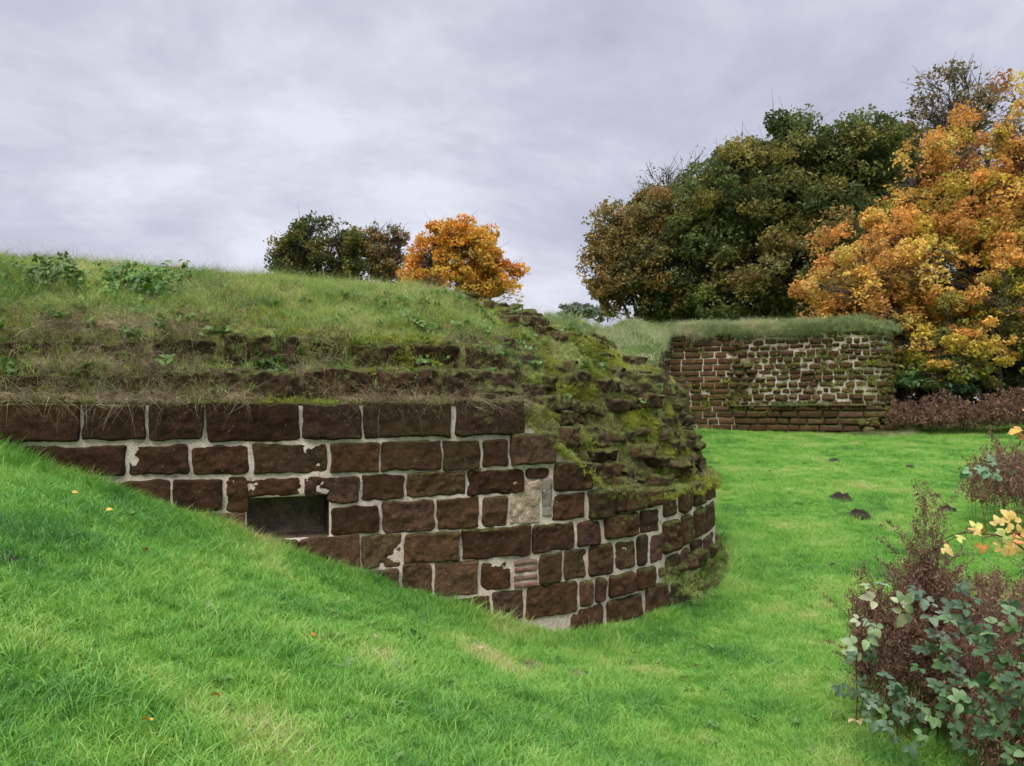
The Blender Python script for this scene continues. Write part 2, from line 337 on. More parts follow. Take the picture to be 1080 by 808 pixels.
def near_wall():
    root = empty('bastion_wall', (0, 8, 0), 'dark red sandstone wall with pale mortar, rounded ruined end and turf on top, nearest the camera', 'wall')
    root.location = (0, 0, 0)
    # mortar face
    sl = np.unique(np.r_[np.arange(-8, SEND, .06), NX0, NX1]); zl = np.unique(np.r_[np.arange(-3.2, .1, .03), .1, NZ0, NZ1])
    top = np.array([profile(s)[1, 1] for s in sl])
    S, Z = np.meshgrid(sl, zl, indexing='ij'); Zc = np.minimum(Z, top[:, None])
    T = .012 * fbm(S * 6, Zc * 6, o=4, seed=31) - .011 - .006 * sstep(S, 4.6, 5.4)
    inn = (S >= NX0 - 1e-6) & (S <= NX1 + 1e-6) & (Zc >= NZ0 - 1e-6) & (Zc <= NZ1 + 1e-6)
    T[inn] = 0
    V = on1(S.ravel(), T.ravel(), Zc.ravel()); n, m = S.shape; fc = grid_faces(n, m)
    sc, zc = S.ravel()[fc].mean(1), Zc.ravel()[fc].mean(1)
    hh = Zc.ravel()[fc]; ok = ((hh.max(1) - hh.min(1)) > 1e-4) & ~((sc > NX0) & (sc < NX1) & (zc > NZ0) & (zc < NZ1))
    moss = -.35 + .3 * sstep(S, 5.6, 7) + 1.3 * sstep(Zc, .03, .07)
    link('mortar', np_mesh('mortar', V, fc[ok], True, {'moss': moss.ravel()}), M_MORTAR, root)
    # recess
    a = Acc(); d = .26; k = 14
    gs, gz, gt = np.linspace(NX0, NX1, 40), np.linspace(NZ0, NZ1, 24), np.linspace(0, d, k)
    A, B = np.meshgrid(gs, gz, indexing='ij'); ns = .012 * fbm(A * 9, B * 9, o=4, seed=8)
    ns[0, :] = ns[-1, :] = 0; ns[:, 0] = ns[:, -1] = 0
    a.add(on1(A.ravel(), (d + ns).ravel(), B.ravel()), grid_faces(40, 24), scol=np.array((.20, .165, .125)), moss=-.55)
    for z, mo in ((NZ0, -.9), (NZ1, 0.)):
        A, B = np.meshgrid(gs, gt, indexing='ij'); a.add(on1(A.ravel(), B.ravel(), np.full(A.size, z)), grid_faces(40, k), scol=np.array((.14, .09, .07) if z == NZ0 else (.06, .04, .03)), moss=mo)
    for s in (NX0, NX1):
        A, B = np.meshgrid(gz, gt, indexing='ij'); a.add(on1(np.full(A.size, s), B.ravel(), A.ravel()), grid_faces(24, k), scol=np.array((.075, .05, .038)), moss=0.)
    tag(link('recess', a.mesh('recess'), M_STONE, root), 'square dark recess sunk in the wall face')
    # dressed blocks
    a = Acc(); zlin = lambda px, py: z_of(px, py)
    for i, (x0, x1, y0, y1, mo, pr) in enumerate(ROWS):
        xm = (x0 + x1) / 2
        if x0 < 20: s0 = float(s_of(max(x0, 0))) - (max(0, -x0)) / 110.; 
        else: s0 = s_of(x0)
        s1 = s_of(x1) if x1 > 0 else -(-x1) / 110.; xm = max(xm, 1)
        zt, zb = z_of(xm, y0) + (.03 if y0 < 435 else 0), z_of(xm, y1)
        tin = 0.
        c = np.array(scol(i))
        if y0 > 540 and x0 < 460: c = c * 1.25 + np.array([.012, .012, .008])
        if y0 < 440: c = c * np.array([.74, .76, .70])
        if x0 > 610: mo += .12; pr += rng.uniform(-.02, .05)
        else: pr += rng.uniform(-.008, .012)
        rr = np.random.default_rng(7000 + i); ex = .007 if x0 < 580 else .002
        c = c * (.82 + .25 * rr.random()) + (np.array([.022, .016, .012]) if y0 > 560 and rr.random() < .5 else 0)
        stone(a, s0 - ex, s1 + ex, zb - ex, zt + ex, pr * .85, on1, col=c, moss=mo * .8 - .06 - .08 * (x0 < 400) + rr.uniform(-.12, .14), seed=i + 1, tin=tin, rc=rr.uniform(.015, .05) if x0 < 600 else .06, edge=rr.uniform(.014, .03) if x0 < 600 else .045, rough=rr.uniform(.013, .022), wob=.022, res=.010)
    # unseen courses off to the left and round the back
    i = 300
    for r in range(10):
        z = -2.9 + r * .3; s = -8 + .2 * (r % 2)
        while s < -.5:
            w = rng.uniform(.4, .8); 
            if z > -1.: stone(a, s, min(s + w - .03, -.55), z, z + .27, .04, on1, res=.04, col=scol(i), moss=.0, seed=i)
            s += w; i += 1
    for r in range(8):
        z = -2.55 + r * .24; s = S1 + RAD * R(61) + .1 * (r % 2)
        while s < SEND - .5:
            w = rng.uniform(.3, .55)
            if z + .2 < profile(s)[1, 1]: stone(a, s, s + w - .03, z, z + .21, .04, on1, res=.03, col=scol(i), moss=.25, seed=i)
            s += w; i += 1
    link('dressed_blocks', a.mesh('dressed_blocks'), M_STONE, root)
    # pale weathered block, grey fillet and thin bricks
    a = Acc(); stone(a, s_of(536), s_of(569), z_of(552, 554), z_of(552, 506), .035, on1, rc=.03, col=(.62, .50, .36), moss=-1.2, seed=900, edge=.03, rough=.02)
    tag(link('pale_block', a.mesh('pale_block'), M_STONE, root), 'pale buff weathered block')
    a = Acc(); stone(a, s_of(570), s_of(581), z_of(575, 546), z_of(575, 503), .035, on1, rc=.02, col=(.36, .32, .28), moss=-1.2, seed=901, edge=.02)
    tag(link('mortar_fillet', a.mesh('mortar_fillet'), M_STONE, root), 'grey mortar strip beside the pale block')
    a = Acc()
    for q in range(4):
        stone(a, s_of(541), s_of(566), z_of(553, 596 + q * 8.0), z_of(553, 589.5 + q * 8.0), .032, on1, rc=.012, col=(.40, .21, .17) if q % 2 else (.30, .20, .16), moss=-1.2, seed=910 + q, edge=.014, rough=.012, res=.01)
    tag(link('brick_infill', a.mesh('brick_infill'), M_STONE, root), 'four thin pinkish bricks filling a gap')
    # upper ledges over the straight part: broken courses leaning back
    a = Acc(); i = 500
    UP = [(-60,40,392,424,.15),(46,120,393,425,.16),(125,232,392,424,.16),(236,318,391,424,.2),(322,396,390,425,.16),(399,470,390,423,.2),(473,548,390,422,.2),
          (-50,60,356,386,.3),(66,150,358,387,.3),(156,232,355,386,.3),(236,320,352,385,.32),(326,372,356,386,.28),(376,436,360,389,.3),(441,497,360,389,.35),(502,545,368,392,.3)]
    for (x0, x1, y0, y1, pr) in UP:
        s0 = s_of(max(x0, 0)) - max(0, -x0) / 110.; s1 = s_of(x1); xm = max((x0 + x1) / 2, 1)
        lift = 1.04
        z0 = z_of(xm, y1) * lift; z1 = z_of(xm, y0) * lift
        tin = .16 if y0 > 385 else .36
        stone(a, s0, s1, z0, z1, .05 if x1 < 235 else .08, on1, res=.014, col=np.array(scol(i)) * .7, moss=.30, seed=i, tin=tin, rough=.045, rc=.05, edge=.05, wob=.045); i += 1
    # rubble of the broken rounded end, bedded in rough courses
    for r in range(9):
        s = 4.05 + .17 * (r % 3)
        while s < SEND - 1.2:
            w = rng.uniform(.16, .6); zb = -.93 + r * .19 + .06 * vnoise(s * .9, r, seed=44); h = rng.uniform(.13, .24)
            pr = profile(s + w / 2)
            if zb > pr[1, 1] - .06 and zb < pr[6, 1] + .02 and rng.random() < .84 and not (s < 4.6 and zb < .0):
                z = zb + rng.uniform(-.03, .03)
                tin = inset_at(s + w / 2, z + h / 2)
                c = np.array(scol(i)) * np.array([.85, 1, 1.15]) * rng.choice([.7, .9, 1.2, 1.7])
                stone(a, s, s + w * rng.uniform(.85, .98), z, z + h, rng.uniform(.02, .16), on1, res=.018, col=c, moss=rng.uniform(.1, .75), seed=i, tin=tin, rough=.05, rc=.03, edge=.035, tilt=.06, wob=.05)
            s += w; i += 1
    for q in range(46):             # long slabs and lumps on the ruined shoulder
        s = rng.uniform(4.3, 8.5); u = rng.uniform(.40, .62); t, z = uppt(s, u); w = rng.uniform(.15, .55); h = rng.uniform(.07, .18)
        stone(a, s, s + w, z - h * .5, z + h * .6, rng.uniform(.05, .18), on1, res=.018, col=np.array(scol(i)) * .9, moss=.5, seed=i, tin=t, rough=.05, rc=.03, edge=.04, tilt=.06, wob=.06); i += 1
    tag(link('broken_rubble', a.mesh('broken_rubble'), M_STONE, root), 'mossy broken stones stepping back above the face')
    # foot rubble at the right end
    a = Acc()
    for q in range(60):
        s = rng.uniform(6.6, 10.5); z = rng.uniform(-2.5, -1.82); k = sstep(z, -2.5, -1.8); w = rng.uniform(.15, .4); h = rng.uniform(.1, .22)
        stone(a, s, s + w, z - h / 2, z + h / 2, rng.uniform(.05, .14), on1, res=.022, col=np.array(scol(i)), moss=rng.uniform(.2, .6), seed=i, tin=-.26 * (1 - k) * sstep(s, 6.4, 7.6), rough=.035, rc=.06, edge=.08, wob=.04, tilt=.04); i += 1
    sl = np.arange(6.2, 11, .05); ul = np.linspace(0, 1, 16); S, U = np.meshgrid(sl, ul, indexing='ij')
    T = -(.28 * (1 - U) ** .7 * sstep(S, 6.2, 7.5) + .02) - .05 * fbm(S * 4, U * 3, o=4, seed=71) + .05 * U; Z = -2.6 + .85 * U * (.75 + .25 * vnoise(S * 2, 0, seed=5))
    a.add(on1(S.ravel(), T.ravel(), Z.ravel()), grid_faces(*S.shape), scol=np.array((.05, .035, .022)), moss=.5)
    tag(link('footing', a.mesh('footing'), M_STONE, root), 'low mossy rubble footing spreading at the base')
    # core, turf and soil above the face
    sl = np.arange(-8, SEND, .045); ul = np.linspace(0, 1, 130) ** 1.25
    TT = np.zeros((len(sl), len(ul))); ZZ = TT.copy()
    for j, s in enumerate(sl): TT[j], ZZ[j] = uppt(s, ul)
    S = np.repeat(sl[:, None], len(ul), 1)
    am = .075 * sstep(np.repeat(ul[None], len(sl), 0), 0, .05)
    dr = sstep(S, 4.2, 5.6) * (1 - sstep(TT, 1.0, 2.2))
    bump = fbm(S * 1.6, TT * 1.6, ZZ * 1.6, o=5, seed=51); b2 = fbm(S * 5, TT * 5, ZZ * 5, o=4, seed=52)
    TT2 = TT + am * (-.5 * bump - .5 * b2) * (1 + .8 * dr); ZZ2 = ZZ + am * (1.0 * bump + .45 * b2) * (1 + dr)
    turf = sstep(TT, .45, .95) * (1 - .75 * dr)
    moss = np.clip(-.1 + .35 * dr + .25 * sstep(ZZ, .3, .8), -1, 1)
    V = on1(S.ravel(), TT2.ravel(), ZZ2.ravel())
    link('turf_bank', np_mesh('turf_bank', V, grid_faces(*S.shape), True, {'turf': turf.ravel(), 'moss': moss.ravel()}), M_EARTH, root)
    return S, TT2, ZZ2, V.reshape(*S.shape, 3)
BANK = near_wall()

# ------------------------------------------------------------------ far bastion
FP = np.array([(2.45, 15.2), (4.1, 22.), (5.75, 29.4), (6.1, 29.6), (12.2, 27.3)])
def _farpath():
    pts = [FP[0]]
    for a, b in zip(FP[:-1], FP[1:]):
        n = max(2, int(np.hypot(*(b - a)) / .25)); pts += [a + (b - a) * k / n for k in range(1, n + 1)]
    h = math.atan2(*(FP[-1] - FP[-2])[::-1]); c = FP[-1] + 1.35 * np.array([-math.sin(h), math.cos(h)])
    for k in range(1, 20):
        hh = h + R(100) * k / 19; pts.append(c - 1.35 * np.array([-math.sin(hh), math.cos(hh)]))
    e = pts[-1]; hh = h + R(100)
    for k in range(1, 24): pts.append(e + np.array([math.cos(hh), math.sin(hh)]) * k * .25)
    return np.array(pts)
FPP = _farpath(); FS = np.r_[0, np.cumsum(np.hypot(*np.diff(FPP, axis=0).T))]
_d = np.gradient(FPP, axis=0); _d /= np.hypot(*_d.T)[:, None]; FN = np.stack([-_d[:, 1], _d[:, 0]], -1)
SC = float(np.interp(29.5, FPP[:60, 1], FS[:60]) if False else FS[np.argmin(np.hypot(*(FPP - FP[3]).T))])
SR = float(FS[np.argmin(np.hypot(*(FPP - FP[4]).T))])
def on2(s, t, z):
    x, y = np.interp(s, FS, FPP[:, 0]), np.interp(s, FS, FPP[:, 1]); nx, ny = np.interp(s, FS, FN[:, 0]), np.interp(s, FS, FN[:, 1])
    l = np.hypot(nx, ny); t = np.asarray(t)
    return np.stack([x + nx / l * t, y + ny / l * t, np.asarray(z) + EYE + 0 * x], -1)
FTOP = 2.93
def ftop(s): return FTOP + .05 * vnoise(np.asarray(s) * .7, 0, seed=12) - 2.15 * (1 - np.clip(np.asarray(s) / (SC - .6), 0, 1))
def far_wall():
    root = empty('far_bastion_wall', (0, 0, 0), 'far sandstone bastion wall with mossy rubble face standing across the lawn under the trees', 'wall')
    sl = np.arange(0, FS[-1], .15); zl = np.arange(-1.6, FTOP + .1, .15)
    S, Z = np.meshgrid(sl, zl, indexing='ij'); Z = np.minimum(Z, ftop(S)); T = .02 + .02 * fbm(S * 3, Z * 3, o=3, seed=21)
    fc = grid_faces(*S.shape); hh = Z.ravel()[fc]; ok = (hh.max(1) - hh.min(1)) > 1e-3
    link('mortar', np_mesh('far_mortar', on2(S.ravel(), T.ravel(), Z.ravel()), fc[ok], True, {'moss': (.30 + .7 * fbm(S * 1.2, Z * 1.5, seed=4)).ravel()}), M_MORTAR, root)
    a = Acc(); i = 2000; z = -1.2; r = 0; lz = .24
    while z < FTOP - .06:
        low = z < lz; h = rng.uniform(.24, .29) if low else rng.uniform(.19, .26)
        if z < lz < z + h: h = lz - z + .001
        s = rng.uniform(0, .3)
        while s < FS[-1] - .4:
            left = SC - .3 < s < SC + 1.9
            ash = (low or left) and rng.random() < .85
            w = rng.uniform(.35, .85) if ash else rng.uniform(.2, .5)
            if abs(s - SC) < w and s < SC: w = max(SC - s, .12)
            rub = (not ash)
            if z + h * .5 < ftop(s) and not (rub and rng.random() < .015):
                led = low and s > SC + 2.3 and s < SR + .5
                tin = (-.14 if led else 0.) + (rng.uniform(-.05, .05) if rub else rng.uniform(-.02, .02))
                gap = .02 if ash else rng.uniform(.01, .03)
                mo = .05 if ash else rng.uniform(-.1, .45) + .3 * float(fbm(s * .5, z * 1.2, seed=6))
                if s > SR - 1.2: mo += .15
                c = np.array(scol(i)) * (1.35 if left and not (z > 2.2) else 1.0) * rng.uniform(.75, 1.3)
                dz = 0 if ash else rng.uniform(-.05, .05)
                stone(a, s, s + w - gap, z + gap * .5 + dz, z + h - gap * .5 + dz * .5 + (0 if ash else rng.uniform(-.04, .02)), .05 if ash else rng.uniform(.04, .10), on2, res=.05, rc=.04 if ash else .065, edge=.04 if ash else .06,
                      rough=.015 if ash else .04, col=c, moss=mo, seed=i, tin=tin, wob=.015 if ash else .04, tilt=.01 if ash else .03)
            s += w; i += 1
        z += h; r += 1
    # overhanging ledge course
    s = SC + 5.0
    while s < SR + .3:
        w = rng.uniform(.5, .9); stone(a, s, s + w - .02, lz - .06, lz + .07, .10, on2, res=.05, rc=.03, edge=.04, col=np.array(scol(i)) * .8, moss=.35, seed=i, tin=-.17); s += w; i += 1
    sl2 = np.arange(SC + 2.2, SR + .6, .1); tl = np.linspace(-.2, .05, 5); S, T = np.meshgrid(sl2, tl, indexing='ij')
    a.add(on2(S.ravel(), T.ravel(), np.full(S.size, lz) + .02 * fbm(S.ravel() * 3, T.ravel() * 3)), grid_faces(*S.shape), scol=np.array((.05, .035, .022)), moss=.6)
    # mossy toe at the right-hand end
    for q in range(60):
        s = rng.uniform(SR - .1, SR + 2.6); zz = rng.uniform(-.95, -.1) - .15 * rng.random(); w = rng.uniform(.2, .5); hq = rng.uniform(.15, .3)
        stone(a, s, s + w, zz - hq / 2, zz + hq / 2, rng.uniform(.08, .18), on2, res=.05, rc=.1, edge=.12, rough=.05, col=scol(i), moss=.5, seed=i, tin=-.42 * (1 - sstep(zz, -.9, .0)) , wob=.05, tilt=.05); i += 1
    tag(link('stonework', a.mesh('far_stonework'), M_STONE, root), 'small rounded rubble over larger dressed courses')
    sl = np.arange(0, FS[-1], .12); tl = np.linspace(-.10, 1.3, 18); S, T = np.meshgrid(sl, tl, indexing='ij')
    k = np.clip(T + .1, 0, 9)
    Z = ftop(S) - .06 + .62 * (1 - np.exp(-k / .55)) + .06 * fbm(S * 1.5, T * 1.5, o=4, seed=61) * sstep(T, -.1, .3)
    V = on2(S.ravel(), T.ravel(), Z.ravel())
    # skirt so the cap has an underside
    link('turf_cap', np_mesh('turf_cap', V, grid_faces(*S.shape), True, {'turf': np.full(S.size, .9) * sstep(T, -.1, .1).ravel(), 'moss': np.full(S.size, .1)}), M_EARTH, root)
    return S, T, Z, V.reshape(*S.shape, 3)
CAP = far_wall()

# ------------------------------------------------------------------ ground
def ground():
    def axis(lo, hi, fine0, fine1, f, c):
        a = list(np.arange(fine0, fine1, f)); x = fine0; st = f
        while x > lo: st *= c; x -= st; a.insert(0, x)
        x = a[-1]; st = f
        while x < hi: st *= c; x += st; a.append(x)
        return np.array(a)
    xs = axis(-500, 500, -9, 16, .07, 1.15); ys = axis(-60, 900, .5, 14, .07, 1.06)
    X, Y = np.meshgrid(xs, ys, indexing='ij'); Z = G(X, Y) + EYE
    o = link('lawn', np_mesh('lawn', np.stack([X, Y, Z], -1).reshape(-1, 3), grid_faces(*X.shape)), M_LAWN)
    tag(o, 'bright green mown grass bank and lawn', kind='structure')
    # raised ground inside the walls (rampart between the two bastions)
    cp = np.array([(-11, 7, 1.9), (-6.3, 9.5, 1.8), (-2.5, 10.1, 1.7), (-.5, 10.8, 1.45), (.5, 12.5, .95), (0, 14.5, 1.1), (1.0, 16, 1.7), (2, 20, 2.50), (3.2, 25, 3.0), (4.6, 30, 3.45), (8, 31, 3.62), (12, 30, 3.6), (-6, 16, 1.8), (-6, 30, 2.2), (-14, 14, 1.8), (9, 38, 3.3), (-12, 26, 2.)])
    xs = np.arange(-16, 14, .2); ys = np.arange(3, 42, .2); X, Y = np.meshgrid(xs, ys, indexing='ij')
    w = 1 / ((X[..., None] - cp[:, 0]) ** 2 + (Y[..., None] - cp[:, 1]) ** 2 + .6) ** 1.6; Z = (w * cp[:, 2]).sum(-1) / w.sum(-1)
    p1, n1 = path1(np.linspace(-14, S1 + RAD * R(90), 220))
    poly = np.concatenate([p1 + n1 * .35, on2(FS, np.full(len(FS), .5), 0 * FS)[:, :2], [(13.2, 42), (-17, 42)]])
    def inside(x, y):
        r = np.zeros(x.shape, bool)
        for (x0, y0), (x1, y1) in zip(poly, np.roll(poly, -1, 0)):
            c = ((y0 > y) != (y1 > y)) & (x < (x1 - x0) * (y - y0) / (y1 - y0 + 1e-12) + x0); r ^= c
        return r
    ok = inside(X, Y); fc = grid_faces(*X.shape); fc = fc[ok.ravel()[fc].all(1)]
    dx, dy = X - P0[0], Y - P0[1]; ss = dx * D0[0] + dy * D0[1]; tt = -dx * D0[1] + dy * D0[0]
    rx, ry = X - CEN[0], Y - CEN[1]; an = np.arctan2(rx * D0[0] + ry * D0[1], -(-rx * D0[1] + ry * D0[0]))
    arc = (ss > S1) & (an > 0); tt = np.where(arc, RAD - np.hypot(rx, ry), tt); ss = np.where(arc, S1 + RAD * an, np.minimum(ss, S1))
    cz = crest(ss); near = np.where(ss > 4.2, np.interp(tt, [0, .5, .84, 1.6, 3], [-1.5, -.5, .15, .5, .72]), np.interp(tt, [0, .36, .6, 1.5, 3], [-.4, .2, .45, .85, 1.3])) + np.clip(cz - 1.0, 0, 1) * np.clip(tt / 3, 0, 1) * .5
    near = near + 4 * np.where(arc, sstep(an, R(62), R(100)), 0)
    Z = np.where(tt < 4.9, np.minimum(Z, near + 1.2 * sstep(tt, 4.2, 4.9)), Z)
    far = (Y > 14); dd = np.full(X.shape, 99.); qs = np.zeros(X.shape)
    for (qx, qy), q in zip(FPP, FS):
        e = np.hypot(X - qx, Y - qy); m = e < dd; dd[m] = e[m]; qs[m] = q
    lim = ftop(qs) - .16 + .62 * (1 - np.exp(-(dd + .1) / .55)) + 1.5 * sstep(dd, 1.25, 2.6)
    Z = np.where(dd < 2.6, np.minimum(Z, lim), Z)
    Z = Z + .08 * fbm(X, Y, o=4, seed=77) - .05
    V = np.stack([X, Y, Z + EYE], -1).reshape(-1, 3)
    o = link('terrain', np_mesh('terrain', V, fc, True, {'turf': np.ones(len(V)) * .9, 'moss': np.zeros(len(V))}), M_EARTH)
    tag(o, 'grassy rampart ground behind the walls', kind='structure')
    used = np.unique(fc); return V[used]
RAMP = ground()

# ------------------------------------------------------------------ scattered ground cover
def blades(n, rad, h0, h1, w, lean, seed, seg=3, droop=0.):
    r = np.random.default_rng(seed); a = Acc()
    for i in range(n):
        an, rr = r.uniform(0, 2 * np.pi), rad * math.sqrt(r.random()); bx, by = rr * math.cos(an), rr * math.sin(an)
        h = r.uniform(h0, h1); d = r.uniform(0, 2 * np.pi); L = lean * r.uniform(.3, 1.5); f = r.uniform(0, np.pi)
        t = np.linspace(0, 1, seg + 1); x = bx + math.cos(d) * L * h * t ** 1.7; y = by + math.sin(d) * L * h * t ** 1.7
        z = h * (t - droop * r.uniform(.3, 1.2) * t ** 2.2) - .005
        ww = w * r.uniform(.7, 1.3) * (1 - t ** 1.5) * .5
        sx, sy = math.cos(f), math.sin(f)
        Lf = np.stack([x - sx * ww, y - sy * ww, z], -1); Rt = np.stack([x + sx * ww, y + sy * ww, z], -1)
        V = np.concatenate([Lf[:-1], Rt[:-1], [[x[-1], y[-1], z[-1]]]]); k = seg
        q = [[j, k + j, k + j + 1, j + 1] for j in range(k - 1)]
        bc = r.random(); base = len(V)
        tip = [[k - 1, 2 * k - 1, 2 * k]]
        a.v.append(V); a.f4.append(np.array(q) + a.n); a.f3.append(np.array(tip) + a.n); a.n += base; a.a.setdefault('bc', []).append(np.full(base, bc))
    return a.mesh('tuft', False)
def protos(name, mat, specs):
    c = bpy.data.collections.new(name)
    for i, sp in enumerate(specs):
        me = blades(*sp); me.materials.append(mat); o = bpy.data.objects.new('%s_tuft' % name, me); c.objects.link(o)
    return c
def scatter(name, coll, n_pro, P, scl, label, tilt=.12, parent=None, cat=None):
    n = len(P); r = np.random.default_rng(n)
    rot = np.stack([r.normal(0, tilt, n), r.normal(0, tilt, n), r.uniform(0, 2 * np.pi, n)], -1)
    me = bpy.data.meshes.new(name); me.vertices.add(n); me.vertices.foreach_set('co', np.asarray(P, np.float32).ravel())
    me.attributes.new('rot', 'FLOAT_VECTOR', 'POINT').data.foreach_set('vector', rot.astype(np.float32).ravel())
    me.attributes.new('scl', 'FLOAT', 'POINT').data.foreach_set('value', np.asarray(scl, np.float32))
    me.attributes.new('pid', 'INT', 'POINT').data.foreach_set('value', r.integers(0, n_pro, n).astype(np.int32))
    o = link(name, me, None, parent); tag(o, label, cat, kind='stuff')
    g = bpy.data.node_groups.new(name, 'GeometryNodeTree')
    g.interface.new_socket('Geometry', in_out='INPUT', socket_type='NodeSocketGeometry'); g.interface.new_socket('Geometry', in_out='OUTPUT', socket_type='NodeSocketGeometry')
    N = g.nodes; L = g.links
    gi, go = N.new('NodeGroupInput'), N.new('NodeGroupOutput'); ip = N.new('GeometryNodeInstanceOnPoints'); ci = N.new('GeometryNodeCollectionInfo')
    ci.inputs['Collection'].default_value = coll; ci.inputs['Separate Children'].default_value = True; ci.inputs['Reset Children'].default_value = True
    ip.inputs['Pick Instance'].default_value = True
    def na(nm, ty):
        q = N.new('GeometryNodeInputNamedAttribute'); q.data_type = ty; q.inputs['Name'].default_value = nm; return [s for s in q.outputs if s.enabled][0]
    L.new(gi.outputs[0], ip.inputs['Points']); L.new(ci.outputs[0], ip.inputs['Instance'])
    L.new(na('pid', 'INT'), ip.inputs['Instance Index']); L.new(na('rot', 'FLOAT_VECTOR'), ip.inputs['Rotation']); L.new(na('scl', 'FLOAT'), ip.inputs['Scale'])
    L.new(ip.outputs[0], go.inputs[0])
    o.modifiers.new('scatter', 'NODES').node_group = g
    return o
def outside_wall(x, y, m=0.):
    # True on the lawn side of the near wall
    d = np.array([x, y]).T - P0; s = d @ D0; t = d @ np.array([-D0[1], D0[0]])
    on_line = np.where(s < S1, t < -m, np.hypot(x - CEN[0], y - CEN[1]) > RAD + m + .0)
    return on_line
# lawn grass
def lawn_points():
    n = 900000; Y = rng.uniform(1.2, 32, n); r = rng.uniform(-.95, .82, n); X = r * (Y + 1.0)
    dens = (1.77 * (Y + 1.0)) * 30.8 / n      # area per sample
    want = np.interp(Y, [1.2, 3, 5, 8, 12, 20, 30], [330, 330, 260, 170, 90, 45, 32])
    ok = rng.random(n) < want * dens
    X, Y = X[ok], Y[ok]
    ok = outside_wall(X, Y, .02)
    x2, y2 = X, Y
    # stay in front of the far bastion and left of nothing else
    fy = np.interp(X, [5.7, 12.2, 13.4, 40], [29.4, 27.2, 27.5, 33]); ok &= (Y < fy)
    ok &= ~((X < 5.9) & (Y > 13.5) & (X < np.interp(Y, [13.5, 15.2, 29.4], [2.0, 2.9, 5.75])))
    X, Y = X[ok], Y[ok]; return np.stack([X, Y, G(X, Y) + EYE], -1)
LP = lawn_points()
lawn_c = protos('lawn_grass', M_LAWNBLADE, [(44, .085, .035, .10, .0055, .85, 11 + k, 3, .35) for k in range(5)] + [(40, .09, .06, .15, .0055, 1., 31 + k, 4, .6) for k in range(2)])
clump = fbm(LP[:, 0] * 1.3, LP[:, 1] * 1.3, o=4, seed=88)
scl = (.85 + .5 * clump + .25 * rng.random(len(LP))) * np.interp(LP[:, 1], [0, 3, 8, 30], [.8, .88, 1, 1.35])
# mud patches stay bare
MUD = [(-12, 588, 1.), (565, 704, .7), (612, 714, .5)]
scatter('grass', lawn_c, 7, LP, np.clip(scl, .45, 1.7), 'short bright green blades of mown lawn grass')
k = rng.random(len(LP)) < .045; WP = LP[k & (LP[:, 1] < 11) & (fbm(LP[:, 0] * .7, LP[:, 1] * .7, seed=90) > .05)]
def rosettes(n, seed):
    r = np.random.default_rng(seed); a = Acc()
    for j in range(n):
        V, Fc = leaflet(r.uniform(.03, .06), r.uniform(.015, .03), r, .3); an = r.uniform(0, 6.28); ca, sa = math.cos(an), math.sin(an); pt = r.uniform(.3, .8)
        V = np.stack([V[:, 0] * math.cos(pt), V[:, 1], V[:, 2] + V[:, 0] * math.sin(pt) + .03], -1)
        a.add(np.stack([V[:, 0] * ca - V[:, 1] * sa + r.normal(0, .02), V[:, 0] * sa + V[:, 1] * ca + r.normal(0, .02), V[:, 2]], -1), Fc, bc=r.random())
    return a.mesh('rosette')
def leaflet(L, W, r, fold=.25):
    n = 9; t = np.linspace(0, 1, n); w = W * np.sin(np.pi * t ** .8) ** .75 * (1 + .10 * np.cos(np.arange(n) * np.pi)); w[0] = w[-1] = .001
    z = .06 * L * np.sin(t * 3) - .18 * L * t * t
    mid = np.stack([t * L, 0 * t, z], -1); lf = np.stack([t * L, w / 2, z + fold * w * .5], -1); rt = np.stack([t * L, -w / 2, z + fold * w * .5], -1)
    V = np.concatenate([mid, lf, rt]); i = np.arange(n - 1)
    Fc = np.concatenate([np.stack([i, i + 1, n + i + 1, n + i], -1), np.stack([i, 2 * n + i, 2 * n + i + 1, i + 1], -1)]); return V, Fc
M_WEED = blade_material('lawn_weed', [(0, (.05, .12, .02)), (.5, (.11, .22, .04)), (1, (.26, .36, .10))], .3, 1.2, .3, .03)
wc = bpy.data.collections.new('lawn_weed')
for k in range(4):
    me = rosettes(9, 400 + k); me.materials.append(M_WEED); wc.objects.link(bpy.data.objects.new('rosette', me))
scatter('lawn_weeds', wc, 4, WP, rng.uniform(.5, 1.1, len(WP)), 'small broad leaved weeds growing among the lawn grass', tilt=.2)
# longer grass along the foot of the wall
s = rng.uniform(-1.5, 10.5, 5200); t = -rng.exponential(.11, 5200) - .03; pp = on1(s, t - .25 * sstep(s, 6.4, 7.6) * (s > 6.4), 0 * s); pp[:, 2] = G(pp[:, 0], pp[:, 1]) + EYE
foot_c = protos('foot_grass', M_LAWNBLADE, [(22, .05, .08, .2, .005, .6, 61 + k, 4, .5) for k in range(4)])
scatter('tall_grass', foot_c, 4, pp, rng.uniform(.5, 1.2, 5200) * (1 + .5 * fbm(s * 2.5, 0 * s, seed=19)), 'taller green grass left uncut along the foot of the near wall')

